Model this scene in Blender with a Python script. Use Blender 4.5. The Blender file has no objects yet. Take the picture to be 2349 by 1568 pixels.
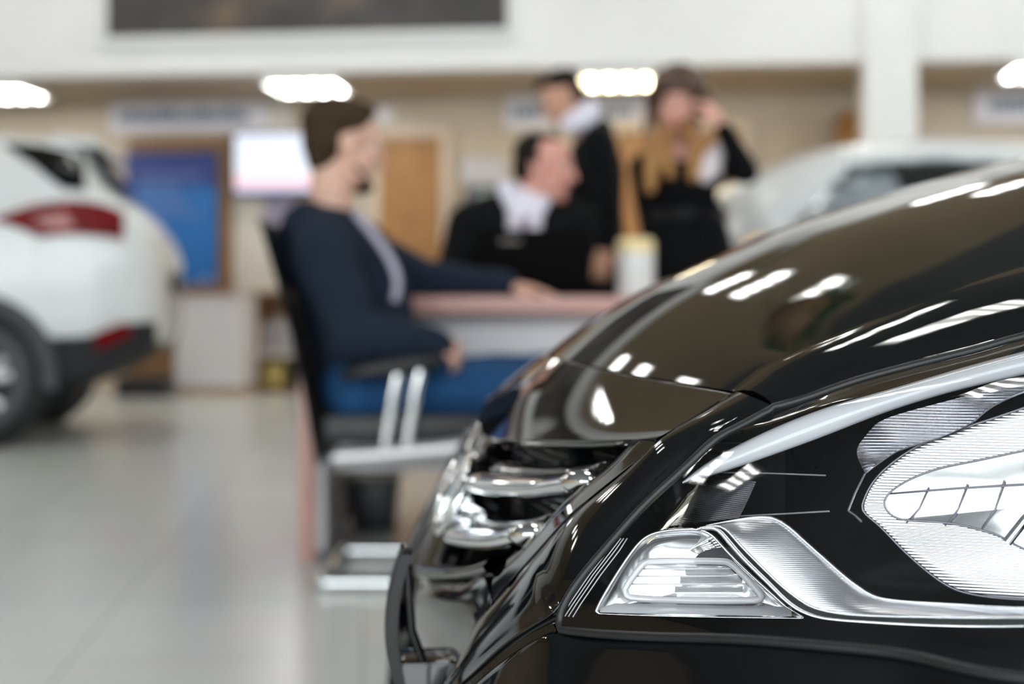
import bpy, bmesh, math, random
import numpy as np
from mathutils import Vector, Matrix
from mathutils.bvhtree import BVHTree

random.seed(7)
sc = bpy.context.scene
COL = sc.collection

# ------------------------------------------------------------------ camera, world, exposure
FPX, CX, CY, CAMH = 3262.5, 1174.5, 715.0, 0.72      # focal length in pixels, principal point, lens height
cam_d = bpy.data.cameras.new('camera')
cam = bpy.data.objects.new('camera', cam_d)
COL.objects.link(cam)
cam.location = (0, 0, CAMH)
cam.rotation_euler = (math.radians(90), 0, 0)
cam_d.lens, cam_d.sensor_width = 50.0, 36.0
cam_d.shift_y = -(784.0 - CY) / 2349.0
cam_d.clip_start, cam_d.clip_end = 0.05, 200
cam_d.dof.use_dof = True
cam_d.dof.focus_distance = 0.85
cam_d.dof.aperture_fstop = 4.0
sc.camera = cam

vs = sc.view_settings
vs.view_transform, vs.look, vs.gamma, vs.use_curve_mapping = 'Standard', 'None', 1.0, False
vs.exposure = 0.04
sc.cycles.max_bounces = 10
sc.cycles.glossy_bounces = 6
sc.cycles.transparent_max_bounces = 12
sc.cycles.sample_clamp_indirect = 8.0
sc.cycles.caustics_reflective = False
sc.cycles.caustics_refractive = False

world = bpy.data.worlds.new('overcast_sky')
sc.world = world
world.use_nodes = True
wn = world.node_tree.nodes
wn['Background'].inputs[0].default_value = (0.95, 0.98, 1.0, 1)
wn['Background'].inputs[1].default_value = 6.5

# ------------------------------------------------------------------ helpers
def link(name, me, mats, parent=None):
    o = bpy.data.objects.new(name, me)
    COL.objects.link(o)
    for m in (mats if isinstance(mats, (list, tuple)) else [mats]):
        me.materials.append(m)
    if parent is not None:
        o.parent = parent
    return o

def bmobj(name, bm, mats, parent=None, smooth=True, sharp=None):
    bmesh.ops.recalc_face_normals(bm, faces=bm.faces[:])
    me = bpy.data.meshes.new(name)
    bm.to_mesh(me); bm.free()
    if smooth:
        me.polygons.foreach_set('use_smooth', [True] * len(me.polygons))
        if sharp:
            me.set_sharp_from_angle(angle=math.radians(sharp))
    return link(name, me, mats, parent)

def root(name, label, cat, loc=(0, 0, 0), rz=0.0, group=None):
    o = bpy.data.objects.new(name, None)
    COL.objects.link(o)
    o.location, o.rotation_euler = loc, (0, 0, rz)
    o.empty_display_size = 0.1
    return tag(o, label, cat, group)

def tag(o, label, cat, group=None):
    o['label'], o['category'] = label, cat
    if group: o['group'] = group
    return o

def struct(o):
    o['kind'] = 'structure'
    return o

def copy_tree(o, parent=None):
    c = o.copy(); COL.objects.link(c)
    if parent is not None:
        c.parent = parent; c.matrix_parent_inverse = o.matrix_parent_inverse
    for ch in list(o.children):
        copy_tree(ch, c)
    return c

def mat(name, col, rough=0.5, metal=0.0, noise=0.0, scale=8.0, emit=0.0, ecol=None, coat=0.0, spec=0.5, bump=0.0, bscale=200.0, trans=0.0, alpha=1.0, ior=1.5, sss=0.0, sheen=0.0):
    m = bpy.data.materials.new(name); m.use_nodes = True
    nt = m.node_tree; b = nt.nodes['Principled BSDF']
    b.inputs['Base Color'].default_value = (*col, 1)
    b.inputs['Roughness'].default_value = rough
    b.inputs['Metallic'].default_value = metal
    b.inputs['Coat Weight'].default_value = coat
    b.inputs['Coat Roughness'].default_value = 0.02
    b.inputs['Specular IOR Level'].default_value = spec
    b.inputs['Transmission Weight'].default_value = trans
    b.inputs['IOR'].default_value = ior
    b.inputs['Sheen Weight'].default_value = sheen
    b.inputs['Alpha'].default_value = alpha
    if sss:
        b.inputs['Subsurface Weight'].default_value = sss
        b.inputs['Subsurface Radius'].default_value = (0.01, 0.004, 0.002)
    if noise:
        tc = nt.nodes.new('ShaderNodeTexCoord'); n = nt.nodes.new('ShaderNodeTexNoise')
        n.inputs['Scale'].default_value = scale; n.inputs['Detail'].default_value = 4
        nt.links.new(tc.outputs['Object'], n.inputs['Vector'])
        r = nt.nodes.new('ShaderNodeValToRGB')
        r.color_ramp.elements[0].position, r.color_ramp.elements[1].position = 0.3, 0.7
        r.color_ramp.elements[0].color = (*[c * (1 - noise) for c in col], 1)
        r.color_ramp.elements[1].color = (*[min(1, c * (1 + noise)) for c in col], 1)
        nt.links.new(n.outputs['Fac'], r.inputs['Fac'])
        nt.links.new(r.outputs['Color'], b.inputs['Base Color'])
    if bump:
        tc = nt.nodes.new('ShaderNodeTexCoord'); n = nt.nodes.new('ShaderNodeTexNoise')
        n.inputs['Scale'].default_value = bscale
        nt.links.new(tc.outputs['Object'], n.inputs['Vector'])
        bp = nt.nodes.new('ShaderNodeBump'); bp.inputs['Strength'].default_value = bump; bp.inputs['Distance'].default_value = 0.002
        nt.links.new(n.outputs['Fac'], bp.inputs['Height']); nt.links.new(bp.outputs['Normal'], b.inputs['Normal'])
    if emit:
        b.inputs['Emission Color'].default_value = (*(ecol or col), 1)
        b.inputs['Emission Strength'].default_value = emit
    return m

def thin_glass(name, tint=(1, 1, 1), f=1.45, rough=0.0, boost=0.0):
    m = bpy.data.materials.new(name); m.use_nodes = True
    nt = m.node_tree; nt.nodes.remove(nt.nodes['Principled BSDF'])
    out = nt.nodes['Material Output']
    t = nt.nodes.new('ShaderNodeBsdfTransparent'); t.inputs[0].default_value = (*tint, 1)
    g = nt.nodes.new('ShaderNodeBsdfGlossy'); g.inputs['Roughness'].default_value = rough
    mx = nt.nodes.new('ShaderNodeMixShader')
    lw = nt.nodes.new('ShaderNodeLayerWeight'); lw.inputs['Blend'].default_value = 0.5     # grazing term, the same from both sides of the pane
    pw = nt.nodes.new('ShaderNodeMath'); pw.operation = 'POWER'; pw.inputs[1].default_value = 5.0
    ma = nt.nodes.new('ShaderNodeMath'); ma.operation = 'MULTIPLY_ADD'
    f0 = 2 * ((f - 1) / (f + 1)) ** 2
    ma.inputs[1].default_value, ma.inputs[2].default_value = 1 - f0, f0
    nt.links.new(lw.outputs['Facing'], pw.inputs[0]); nt.links.new(pw.outputs[0], ma.inputs[0]); nt.links.new(ma.outputs[0], mx.inputs[0])
    nt.links.new(t.outputs[0], mx.inputs[1]); nt.links.new(g.outputs[0], mx.inputs[2])
    nt.links.new(mx.outputs[0], out.inputs[0])
    return m

def add_box(bm, x0, x1, y0, y1, z0, z1, bev=0.0, seg=2, mi=0):
    r = bmesh.ops.create_cube(bm, size=1.0)
    for v in r['verts']:
        v.co = Vector(((x0 + x1) / 2 + v.co.x * (x1 - x0), (y0 + y1) / 2 + v.co.y * (y1 - y0), (z0 + z1) / 2 + v.co.z * (z1 - z0)))
    fs = set(f for v in r['verts'] for f in v.link_faces)
    for f in fs: f.material_index = mi
    if bev > 0:
        es = set(e for f in fs for e in f.edges)
        bmesh.ops.bevel(bm, geom=list(es), offset=bev, segments=seg, affect='EDGES', profile=0.5)
    return bm

def box(name, x0, x1, y0, y1, z0, z1, m, parent=None, bev=0.0):
    bm = bmesh.new(); add_box(bm, min(x0, x1), max(x0, x1), min(y0, y1), max(y0, y1), min(z0, z1), max(z0, z1), bev)
    return bmobj(name, bm, m, parent, smooth=bev > 0, sharp=40)

def frames(pts):
    T = []
    for i in range(len(pts)):
        a, b = pts[max(0, i - 1)], pts[min(len(pts) - 1, i + 1)]
        t = (b - a); T.append(t.normalized() if t.length > 1e-9 else Vector((0, 0, 1)))
    n = T[0].orthogonal().normalized(); N = []
    for t in T:
        n = (n - t * n.dot(t)); n = n.normalized() if n.length > 1e-9 else t.orthogonal().normalized(); N.append(n.copy())
    return T, N

def add_tube(bm, pts, r, seg=10, closed=False, caps=True, mi=0):
    pts = [Vector(p) for p in pts]
    rr = r if isinstance(r, (list, tuple)) else [r] * len(pts)
    T, N = frames(pts)
    if closed:
        for i in range(len(pts)):
            T[i] = (pts[(i + 1) % len(pts)] - pts[i - 1]).normalized()
        n = T[0].orthogonal().normalized()
        for i, t in enumerate(T):
            n = (n - t * n.dot(t)).normalized(); N[i] = n.copy()
    rings = []
    for p, t, n, q in zip(pts, T, N, rr):
        b = t.cross(n)
        rings.append([bm.verts.new(p + (n * math.cos(2 * math.pi * k / seg) + b * math.sin(2 * math.pi * k / seg)) * q) for k in range(seg)])
    m = len(rings)
    for i in range(m if closed else m - 1):
        A, B = rings[i], rings[(i + 1) % m]
        for k in range(seg):
            f = bm.faces.new((A[k], A[(k + 1) % seg], B[(k + 1) % seg], B[k])); f.material_index = mi
    if caps and not closed:
        for R in (rings[0][::-1], rings[-1]):
            f = bm.faces.new(R); f.material_index = mi
    return bm

def tube(name, pts, r, m, parent=None, seg=10, closed=False):
    bm = bmesh.new(); add_tube(bm, pts, r, seg, closed)
    return bmobj(name, bm, m, parent, sharp=50)

def spline(P, n=None, ts=None, chord=0.5):
    """natural cubic spline through the points P, resampled to n points (or at parameters ts in 0..1)"""
    P = np.asarray([tuple(p) for p in P], float); k = len(P)
    if ts is None: ts = np.linspace(0, 1, n)
    if k == 2: return [Vector(P[0] * (1 - t) + P[1] * t) for t in ts]
    d = np.linalg.norm(np.diff(P, axis=0), axis=1) ** (1.0 if chord == 1 else chord) + 1e-9
    x = np.concatenate([[0], np.cumsum(d)]); x /= x[-1]; h = np.diff(x)
    A = np.zeros((k, k)); R = np.zeros((k, P.shape[1])); A[0, 0] = A[-1, -1] = 1
    for i in range(1, k - 1):
        A[i, i - 1], A[i, i], A[i, i + 1] = h[i - 1], 2 * (h[i - 1] + h[i]), h[i]
        R[i] = 6 * ((P[i + 1] - P[i]) / h[i] - (P[i] - P[i - 1]) / h[i - 1])
    M = np.linalg.solve(A, R); out = []
    for t in ts:
        i = min(k - 2, max(0, int(np.searchsorted(x, t, 'right')) - 1)); a = x[i + 1] - t; b = t - x[i]; H = h[i]
        out.append(Vector(M[i] * a ** 3 / (6 * H) + M[i + 1] * b ** 3 / (6 * H) + (P[i] / H - M[i] * H / 6) * a + (P[i + 1] / H - M[i + 1] * H / 6) * b))
    return out

def even(P, n, dense=400):
    """spline through P resampled at n points evenly spaced by length"""
    D = spline(P, dense); L = [0.0]
    for a, b in zip(D, D[1:]): L.append(L[-1] + (b - a).length)
    out, j = [], 0
    for i in range(n):
        t = L[-1] * i / (n - 1)
        while j < len(L) - 2 and L[j + 1] < t: j += 1
        s = (t - L[j]) / max(1e-12, L[j + 1] - L[j]); out.append(D[j].lerp(D[j + 1], min(1, max(0, s))))
    return out

def add_grid(bm, G, mi=0, closed_u=False):
    V = [[bm.verts.new(p) for p in row] for row in G]
    n = len(V)
    for i in range(n if closed_u else n - 1):
        A, B = V[i], V[(i + 1) % n]
        for j in range(len(A) - 1):
            try:
                f = bm.faces.new((A[j], A[j + 1], B[j + 1], B[j])); f.material_index = mi
            except ValueError: pass
    return V

def loft(curves, n, m, ev=True):
    C = [even(c, n) if ev else spline(c, n) for c in curves]
    return [spline([c[i] for c in C], m) for i in range(n)]

def mirror(G):      # the other half of the car
    return [[Vector((p.x, -p.y, p.z)) for p in row] for row in G]

def add_hull(bm, pts):
    vs_ = [bm.verts.new(p) for p in pts]
    r = bmesh.ops.convex_hull(bm, input=vs_)
    junk = [g for g in set(r['geom_interior']) | set(r['geom_unused']) if isinstance(g, bmesh.types.BMVert)]
    bmesh.ops.delete(bm, geom=junk, context='VERTS')
# ------------------------------------------------------------------ materials of the place
M = {}
M['white_wall'] = mat('white_plaster', (0.80, 0.80, 0.795), 0.6, noise=0.02, scale=3)
M['beige_wall'] = mat('beige_plaster', (0.50, 0.42, 0.33), 0.7, noise=0.04, scale=2)
M['cream_wall'] = mat('cream_plaster', (0.66, 0.62, 0.55), 0.7, noise=0.03, scale=2)
M['soffit'] = mat('brown_soffit', (0.43, 0.335, 0.23), 0.6, noise=0.04, scale=2)
M['hall_ceiling'] = mat('brown_ceiling', (0.46, 0.36, 0.235), 0.7, noise=0.05, scale=1)
M['wood_door'] = mat('oak_veneer', (0.31, 0.14, 0.03), 0.45, noise=0.18, scale=6)
M['wood_dark'] = mat('brown_wood', (0.22, 0.12, 0.05), 0.5, noise=0.2, scale=9)
M['trim'] = mat('beige_trim', (0.58, 0.47, 0.36), 0.5, noise=0.03)
M['light'] = mat('white_lamp_tube', (1, 1, 0.95), 0.4, emit=24, ecol=(1.0, 0.985, 0.97))
M['light_warm'] = mat('warm_lamp_tube', (1, 0.95, 0.8), 0.4, emit=26, ecol=(1.0, 0.84, 0.52))
M['light_frame'] = mat('lamp_reflector', (0.85, 0.86, 0.84), 0.3, noise=0.02)
M['sign'] = mat('sign_plate', (0.72, 0.69, 0.73), 0.4, noise=0.02)
M['sign_text'] = mat('sign_lettering', (0.10, 0.15, 0.22), 0.5, noise=0.05)
M['steel'] = mat('window_mullion', (0.25, 0.26, 0.27), 0.4, metal=0.6, noise=0.03)
M['black_plastic'] = mat('black_plastic', (0.012, 0.012, 0.014), 0.4, noise=0.1)
M['chrome'] = mat('chrome', (0.86, 0.87, 0.88), 0.05, metal=1.0, noise=0.01)
M['white_panel'] = mat('white_laminate', (0.72, 0.70, 0.72), 0.45, noise=0.02)

def floor_mat():
    m = bpy.data.materials.new('polished_floor_tiles'); m.use_nodes = True
    nt = m.node_tree; b = nt.nodes['Principled BSDF']
    tc = nt.nodes.new('ShaderNodeTexCoord'); mp = nt.nodes.new('ShaderNodeMapping'); mp.inputs['Rotation'].default_value[2] = math.radians(-6)
    br = nt.nodes.new('ShaderNodeTexBrick'); br.offset = 0.0
    br.inputs['Scale'].default_value = 1.0; br.inputs['Brick Width'].default_value = 0.6; br.inputs['Row Height'].default_value = 0.6
    br.inputs['Mortar Size'].default_value = 0.003
    br.inputs['Color1'].default_value = (0.60, 0.62, 0.60, 1); br.inputs['Color2'].default_value = (0.65, 0.67, 0.65, 1); br.inputs['Mortar'].default_value = (0.42, 0.43, 0.42, 1)
    n = nt.nodes.new('ShaderNodeTexNoise'); n.inputs['Scale'].default_value = 3.0; n.inputs['Detail'].default_value = 6
    mx = nt.nodes.new('ShaderNodeMix'); mx.data_type = 'RGBA'; mx.blend_type = 'MULTIPLY'; mx.inputs[0].default_value = 0.12
    nt.links.new(tc.outputs['Object'], mp.inputs[0]); nt.links.new(mp.outputs[0], br.inputs['Vector']); nt.links.new(tc.outputs['Object'], n.inputs['Vector'])
    nt.links.new(br.outputs['Color'], mx.inputs[6]); nt.links.new(n.outputs['Color'], mx.inputs[7]); nt.links.new(mx.outputs[2], b.inputs['Base Color'])
    b.inputs['Roughness'].default_value = 0.22; b.inputs['Specular IOR Level'].default_value = 0.5
    return m

struct(box('floor', -11, 11, -4.4, 16, -0.1, 0, floor_mat()))
CEIL = 4.5
FW = -4.2         # the window front behind the camera
struct(box('ceiling', -11, 11, 6.2, 12.8, CEIL, CEIL + 0.15, M['hall_ceiling']))
M['grey_ceiling'] = mat('dark_grey_ceiling', (0.16, 0.165, 0.17), 0.8, noise=0.05, scale=1)
struct(box('ceiling', -11, 11, FW, 6.2, CEIL, CEIL + 0.15, M['grey_ceiling']))
struct(box('wall_left', -11.2, -11, -4.4, 16, 0, CEIL, M['soffit']))
struct(box('wall_right', 11, 11.2, -4.4, 16, 0, CEIL, M['white_wall']))

# the far end of the hall stands at a slight angle: local s runs along it, d into its depth
BA, BO = math.radians(6.0), 11.31
ex, ey, nx, ny = math.cos(BA), -math.sin(BA), math.sin(BA), math.cos(BA)
def bs(px, d=0.0):
    k = (px - CX) / FPX
    return (k * (BO + d * ny) - d * nx) / (ex - k * ey)
def bz(px, py, d=0.0):
    s = bs(px, d); return CAMH + (CY - py) / FPX * (BO + s * ey + d * ny)
def place_back(o, s=0.0, d=0.0, z=0.0):
    o.location = (s * ex + d * nx, BO + s * ey + d * ny, z); o.rotation_euler = (0, 0, -BA); return o

SOF = 2.66; SD = 1.5
struct(place_back(box('wall_back', -12, 12, SD, SD + 0.15, 0, SOF + 0.1, M['beige_wall'])))
struct(place_back(box('wall_fascia', -12, 12, 0.0, 0.2, SOF, CEIL, M['white_wall'])))
struct(place_back(box('ceiling_soffit', -12, 12, 0.2, SD, SOF + 0.002, SOF + 0.12, M['soffit'])))
struct(place_back(box('trim_1', -12, 12, SD - 0.02, SD, 0, 0.1, M['trim'])))
x0, x1 = bs(1984, -0.1), bs(2104, -0.1)
struct(place_back(box('pillar', x0, x1, -0.12, 0.25, 0, CEIL, M['white_wall'])))
# cream stretch of the back wall beside the brown door
x0, x1 = bs(534, SD), bs(668, SD)
struct(place_back(box('wall_back_cream', x0, x1, SD - 0.03, SD, 0.0, SOF, M['cream_wall'])))

# window wall behind the camera
struct(box('wall_front', -11, -10.6, FW - .2, FW, 0, CEIL, M['white_wall']))
struct(box('wall_front', 10.6, 11, FW - .2, FW, 0, CEIL, M['white_wall']))
struct(box('wall_front', -10.6, 10.6, FW - .2, FW, 4.25, CEIL, M['white_wall']))
struct(box('wall_front', -10.6, 10.6, FW - .2, FW, 0, 0.3, M['white_wall']))
M['pane'] = thin_glass('window_pane', (0.95, 0.97, 0.97))
for i in range(8):
    a, b = -10.6 + i * 2.65, -10.6 + (i + 1) * 2.65
    w = struct(root('window_%d' % (i + 1), 'tall showroom window pane in a grey steel frame', 'window')); del w['label']; del w['category']
    bm = bmesh.new()
    for q in (a + 0.04, b - 0.04): add_box(bm, q - 0.04, q + 0.04, FW - .18, FW - .02, 0.3, 4.25)
    for z in (0.33, 2.4, 4.22): add_box(bm, a, b, FW - .16, FW - .04, z - 0.03, z + 0.03)
    bmobj('window_frame', bm, M['steel'], w, smooth=False)
    box('window_pane', a + 0.08, b - 0.08, FW - .105, FW - .095, 0.36, 4.19, M['pane'], w)
pl = bpy.data.lights.new('window_daylight', 'AREA'); pl.shape = 'RECTANGLE'; pl.size, pl.size_y = 21.0, 3.95
po = bpy.data.objects.new('window_daylight', pl); COL.objects.link(po)
po.location, po.rotation_euler = (0, FW - .3, 2.27), (math.radians(90), 0, 0)
pl.cycles.is_portal = True

# lamp panels: four tubes in a white tray
def lamp(name, label, s, d, z, warm=False, group=None, w=0.6, dep=0.6, back=True):
    r = root(name, label, 'ceiling light', group=group)
    bm = bmesh.new()
    add_box(bm, -w / 2, w / 2, -dep / 2, dep / 2, -0.015, 0.0)
    for sx in (-1, 1): add_box(bm, sx * w / 2 - 0.012, sx * w / 2 + 0.012, -dep / 2, dep / 2, -0.06, 0.0)
    for sy in (-1, 1): add_box(bm, -w / 2, w / 2, sy * dep / 2 - 0.012, sy * dep / 2 + 0.012, -0.06, 0.0)
    bmobj('lamp_tray', bm, M['light_frame'], r, smooth=False)
    for k in range(4):
        x = (-0.375 + 0.25 * k) * w
        tube('lamp_tube', [(x, -dep / 2 + 0.03, -0.04), (x, dep / 2 - 0.03, -0.04)], 0.022, M['light_warm' if warm else 'light'], r, 8)
    if back: place_back(r, s, d, z)
    else: r.location = (s, d, z)
    return r
where = ['second from the left, above the grey sign', 'warm one above the standing people', 'beyond the white pillar']
lamp('ceiling_light', 'white lamp panel under the brown soffit, above the white suv', bs(5, 0.55), 0.55, SOF - 0.001, group='soffit lamp panels')
lamp('ceiling_light', 'white lamp panel under the soffit, above the wall screen', bs(706, 0.5), 0.5, SOF - 0.001, group='soffit lamp panels')
lamp('ceiling_light', 'warm yellow lamp panel under the soffit, between the two standing people', bs(1418, 0.45), 0.45, SOF - 0.001, warm=True, group='soffit lamp panels')
lamp('ceiling_light', 'lamp panel under the soffit right of the white pillar', bs(2400, 0.35), 0.35, SOF - 0.001, group='soffit lamp panels')
hall = None
for i, x in enumerate((-7.2, -4.8, -2.4, 0.0, 2.4, 4.8, 7.2)):
    for j, y in enumerate((-2.6, -.6, 1.4, 3.2, 5.0, 7.0, 8.8, 10.4)):
        if y < 2 and (x < -1 or y < 0) or x < -3 and y < 6: continue
        if hall is None:
            hall = r = lamp('ceiling_light', 'square tube lamp panel up on the hall ceiling', x, y, CEIL - 0.001, group='hall ceiling lamps', w=0.6, dep=0.5, back=False)
        else:
            r = copy_tree(hall); r.location = (x, y, CEIL - 0.001)
# ------------------------------------------------------------------ the black car in front
def paint():
    m = mat('black_car_paint', (0.0035, 0.0035, 0.004), 0.035, noise=0.1, scale=40, spec=0.5)
    return m
PAINT = paint()
GLOSS = mat('gloss_black_plastic', (0.006, 0.006, 0.007), 0.06, noise=0.1, scale=30)
RUBBER = mat('black_rubber', (0.008, 0.008, 0.009), 0.45, noise=0.15, scale=60)
MATTE = mat('matte_black_plastic', (0.012, 0.012, 0.013), 0.5, noise=0.15, scale=60)

CA = math.radians(6.0); cs, sn = math.cos(CA), math.sin(CA)
NX, NY = -0.0565, 1.32                      # ground point under the middle of the nose
car = root('black_car', 'glossy black car in the foreground with clear headlight and chrome grille bars', 'car', (NX, NY, 0), CA)
# car frame: x runs back from the nose, y to the far side (so -y is the near, headlight side)
def q(px, py, v):
    k = (px - CX) / FPX
    u = (k * (NY - v * cs) - NX - v * sn) / (cs - k * sn)
    Y = NY + u * sn - v * cs
    return Vector((u, -v, CAMH - (py - CY) / FPX * Y))
def cray(px, py):      # sight line of a feature in car coordinates
    d = Vector(((px - CX) / FPX, 1, (CY - py) / FPX)); o = Vector((-NX, -NY, CAMH))
    R = Matrix.Rotation(-CA, 3, 'Z'); return R @ o, (R @ d)
def Q(L): return [q(*p) for p in L]

# --- hood and nose panel: rows run across the car, (u,z) in the middle and the crease point at the side
prof = [(.030, .608), (.056, .648), (.10, .680), (.1665, .728), (.238, .764), (.31, .796), (.394, .825), (.488, .853), (.607, .882), (.85, .928), (1.10, .958)]
def zc(u):
    P = spline([(a, b, 0) for a, b in prof], 300); best = min(P, key=lambda p: abs(p.x - u)); return best.y
crease = Q([(1685, 897, .400), (1750, 846, .403), (1826, 810, .407), (1903, 780, .411), (1980, 746, .414), (2056, 718, .418), (2158, 675, .423), (2260, 639, .427), (2349, 611, .43)]) + [Vector((.62, -.475, .835)), Vector((.85, -.52, .88)), Vector((1.05, -.56, .905))]
dline = Q([(1772, 925, .45), (1852, 899, .455), (1928, 871, .461), (2005, 846, .467), (2133, 813, .478), (2260, 780, .491), (2349, 754, .50)]) + [Vector((.55, -.575, .765)), Vector((.85, -.64, .82)), Vector((1.05, -.68, .85))]
def row(u0, z0, e, pu=2.0, pz=2.0, n=33):
    W = [-1 + 2 * i / (n - 1) for i in range(n)]
    W = sorted(set(W + [-.985, .985]))
    return [Vector((u0 + (e.x - u0) * abs(w) ** pu, w * -e.y * -1 if False else -w * (-e.y), z0 + (e.z - z0) * abs(w) ** pz)) for w in W]
NR = 40
CE = spline(crease, NR, chord=1); DL = spline(dline, NR, chord=1)
hood_rows = []
for i in range(NR):
    e = CE[i]; t = i / (NR - 1)
    off = 0.065 * (1 - t) ** 1.5 - 0.05 * t
    u0 = e.x - off
    pz = 1.5 + 0.6 * min(1, 3 * t)
    R = row(u0, zc(u0), e, 2.0, pz)
    D = DL[i]; side = []
    for s in (0.04, .25, .5, .75, .96, 1.0):
        p = e.lerp(D, s); p.z += 0.004 * 4 * s * (1 - s) - (0.003 if s == 1 else 0); side.append(p)
    L = [Vector((p.x, -p.y, p.z)) for p in reversed(side)]
    # R runs from the far side to the near side
    R = sorted(R, key=lambda p: -p.y)
    hood_rows.append(L + R + side)
bm = bmesh.new(); add_grid(bm, hood_rows)
# rolled front edge of the hood
fr = hood_rows[0]
add_grid(bm, [fr, [p + Vector((.0015, 0, -.003)) for p in fr], [p + Vector((.008, 0, -.009)) for p in fr], [p + Vector((.02, 0, -.012)) for p in fr]])
hood = bmobj('hood', bm, PAINT, car)

lipE = q(1505, 1006, .43); midE = q(1592, 955, .417); shutE = q(1675, 903, .402)
def nrow(u0, z0, e, pu, pz): return sorted(row(u0, z0, e, pu, pz), key=lambda p: -p.y)
lip = nrow(.030, .606, lipE, 2.0, 1.25); mid = nrow(.056, .643, midE, 2.0, 1.4); sh = nrow(.0935, .6768, shutE, 2.0, 1.5)
nose = [spline([lip[i], mid[i], sh[i]], 16) for i in range(len(lip))]
bm = bmesh.new()
add_grid(bm, nose)
add_grid(bm, [[p, p + Vector((.0025, 0, .0006)), p + Vector((.0055, 0, -.0012)), p + Vector((.010, 0, -.006)), p + Vector((.03, 0, -.02))] for p in sh])
# lip folds back under into the grille opening
add_grid(bm, [[p, p + Vector((.002, 0, -.004)), p + Vector((.008, 0, -.007)), p + Vector((.05, 0, -.004))] for p in lip])
bmobj('nose_panel', bm, PAINT, car)

# --- grille surround: rim, black facet, chin and lower bumper
Gp = Q([(1462, 1006, .402), (1441, 1022, .398), (1415, 1046, .39), (1370, 1085, .38), (1300, 1142, .36), (1230, 1215, .325), (1185, 1260, .30), (1140, 1300, .275), (1105, 1322, .25)])
Kp = [(1685, 897, .400), (1600, 950, .416), (1510, 1006, .43), (1440, 1072, .428), (1320, 1168, .405), (1260, 1230, .385), (1190, 1310, .352), (1130, 1380, .322), (1090, 1430, .30), (1060, 1500, .275), (1030, 1568, .25), (985, 1680, .23)]
Ep = [(1768, 928, .450), (1690, 975, .454), (1637, 1003, .457), (1566, 1067, .46), (1476, 1150, .46), (1396, 1238, .46), (1316, 1335, .46), (1281, 1392, .46), (1266, 1408, .46), (1170, 1470, .42), (1090, 1540, .385), (1055, 1570, .37), (985, 1640, .335), (930, 1700, .31)]
E2 = [(1274, 1450, .464), (1200, 1484, .44), (1110, 1550, .40), (1040, 1610, .365), (950, 1700, .32)]
bm = bmesh.new()
rimK = Q([(1508, 1012, .43)] + Kp[3:8])
rim = loft([Gp[:-1], rimK], 60, 3)
Rm = []
for r_ in rim:
    a, b, c = r_; n = (c - a)
    Rm.append([a + Vector((.045, 0, 0)), a + Vector((.006, 0, 0)), a + Vector((.0008, 0, 0)), a.lerp(c, .06), a.lerp(c, .3) + Vector((-.0015, 0, 0)), a.lerp(c, .6) + Vector((-.002, 0, 0)), a.lerp(c, .93), c])
add_grid(bm, Rm); bmobj('grille_surround', bm, PAINT, car)
bm = bmesh.new(); add_grid(bm, mirror(Rm)); bmobj('grille_surround', bm, PAINT, car)

bm = bmesh.new()
K = Q(Kp); E_ = Q(Ep)
Kc, Ec = even(K, 90), even(E_, 90)
fac = []
for a, b in zip(Kc, Ec):
    bow = Vector((-.004, -.004, .002))
    fac.append([a + Vector((.004, .0, -.004)), a + Vector((.0022, -.0006, -.001)), a.lerp(b, .03)] + [a.lerp(b, s) + bow * (4 * s * (1 - s)) for s in (.1, .25, .4, .55, .7, .85)] + [a.lerp(b, .96), b, b + Vector((.006, .008, 0))])
for G in (fac, mirror(fac)): add_grid(bm, G)
# chamfer between the facet and the lower bumper
low = E_[8:]
ch = loft([low, Q(E2)], 40, 2)
C2 = [[a, a.lerp(b, .25) + Vector((.004, .005, 0)), a.lerp(b, .5) + Vector((.002, .002, 0)), a.lerp(b, .55) + Vector((-.001, -.001, .001)), a.lerp(b, .9) + Vector((.001, .001, 0)), b] for a, b in ch]
for G in (C2, mirror(C2)): add_grid(bm, G)
# chin below the grille
rows = [
    [(980, 1330, 0), (1010, 1336, .08), (1040, 1337, .15), (1075, 1333, .20), (1105, 1322, .25), (1128, 1380, .321)],
    [(958, 1362, 0), (985, 1365, .09), (1030, 1370, .18), (1070, 1372, .245), (1110, 1405, .310)],
    [(950, 1420, 0), (980, 1425, .09), (1020, 1430, .18), (1060, 1432, .25), (1088, 1434, .299)],
    [(965, 1500, 0), (985, 1503, .09), (1015, 1505, .17), (1040, 1503, .23), (1058, 1502, .274)],
    [(985, 1568, 0), (1000, 1570, .09), (1012, 1570, .16), (1022, 1570, .21), (1029, 1570, .249)],
]
CR = [even(Q(r_), 24) for r_ in rows]
CR.append([Vector((p.x + .03, p.y, .36)) for p in CR[-1]]); CR.append([Vector((p.x + .02, p.y * 1.05, .22)) for p in CR[-1]])
chin = [spline([r_[i] for r_ in CR], 40) for i in range(24)]
for G in (chin, mirror(chin)): add_grid(bm, G)
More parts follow.
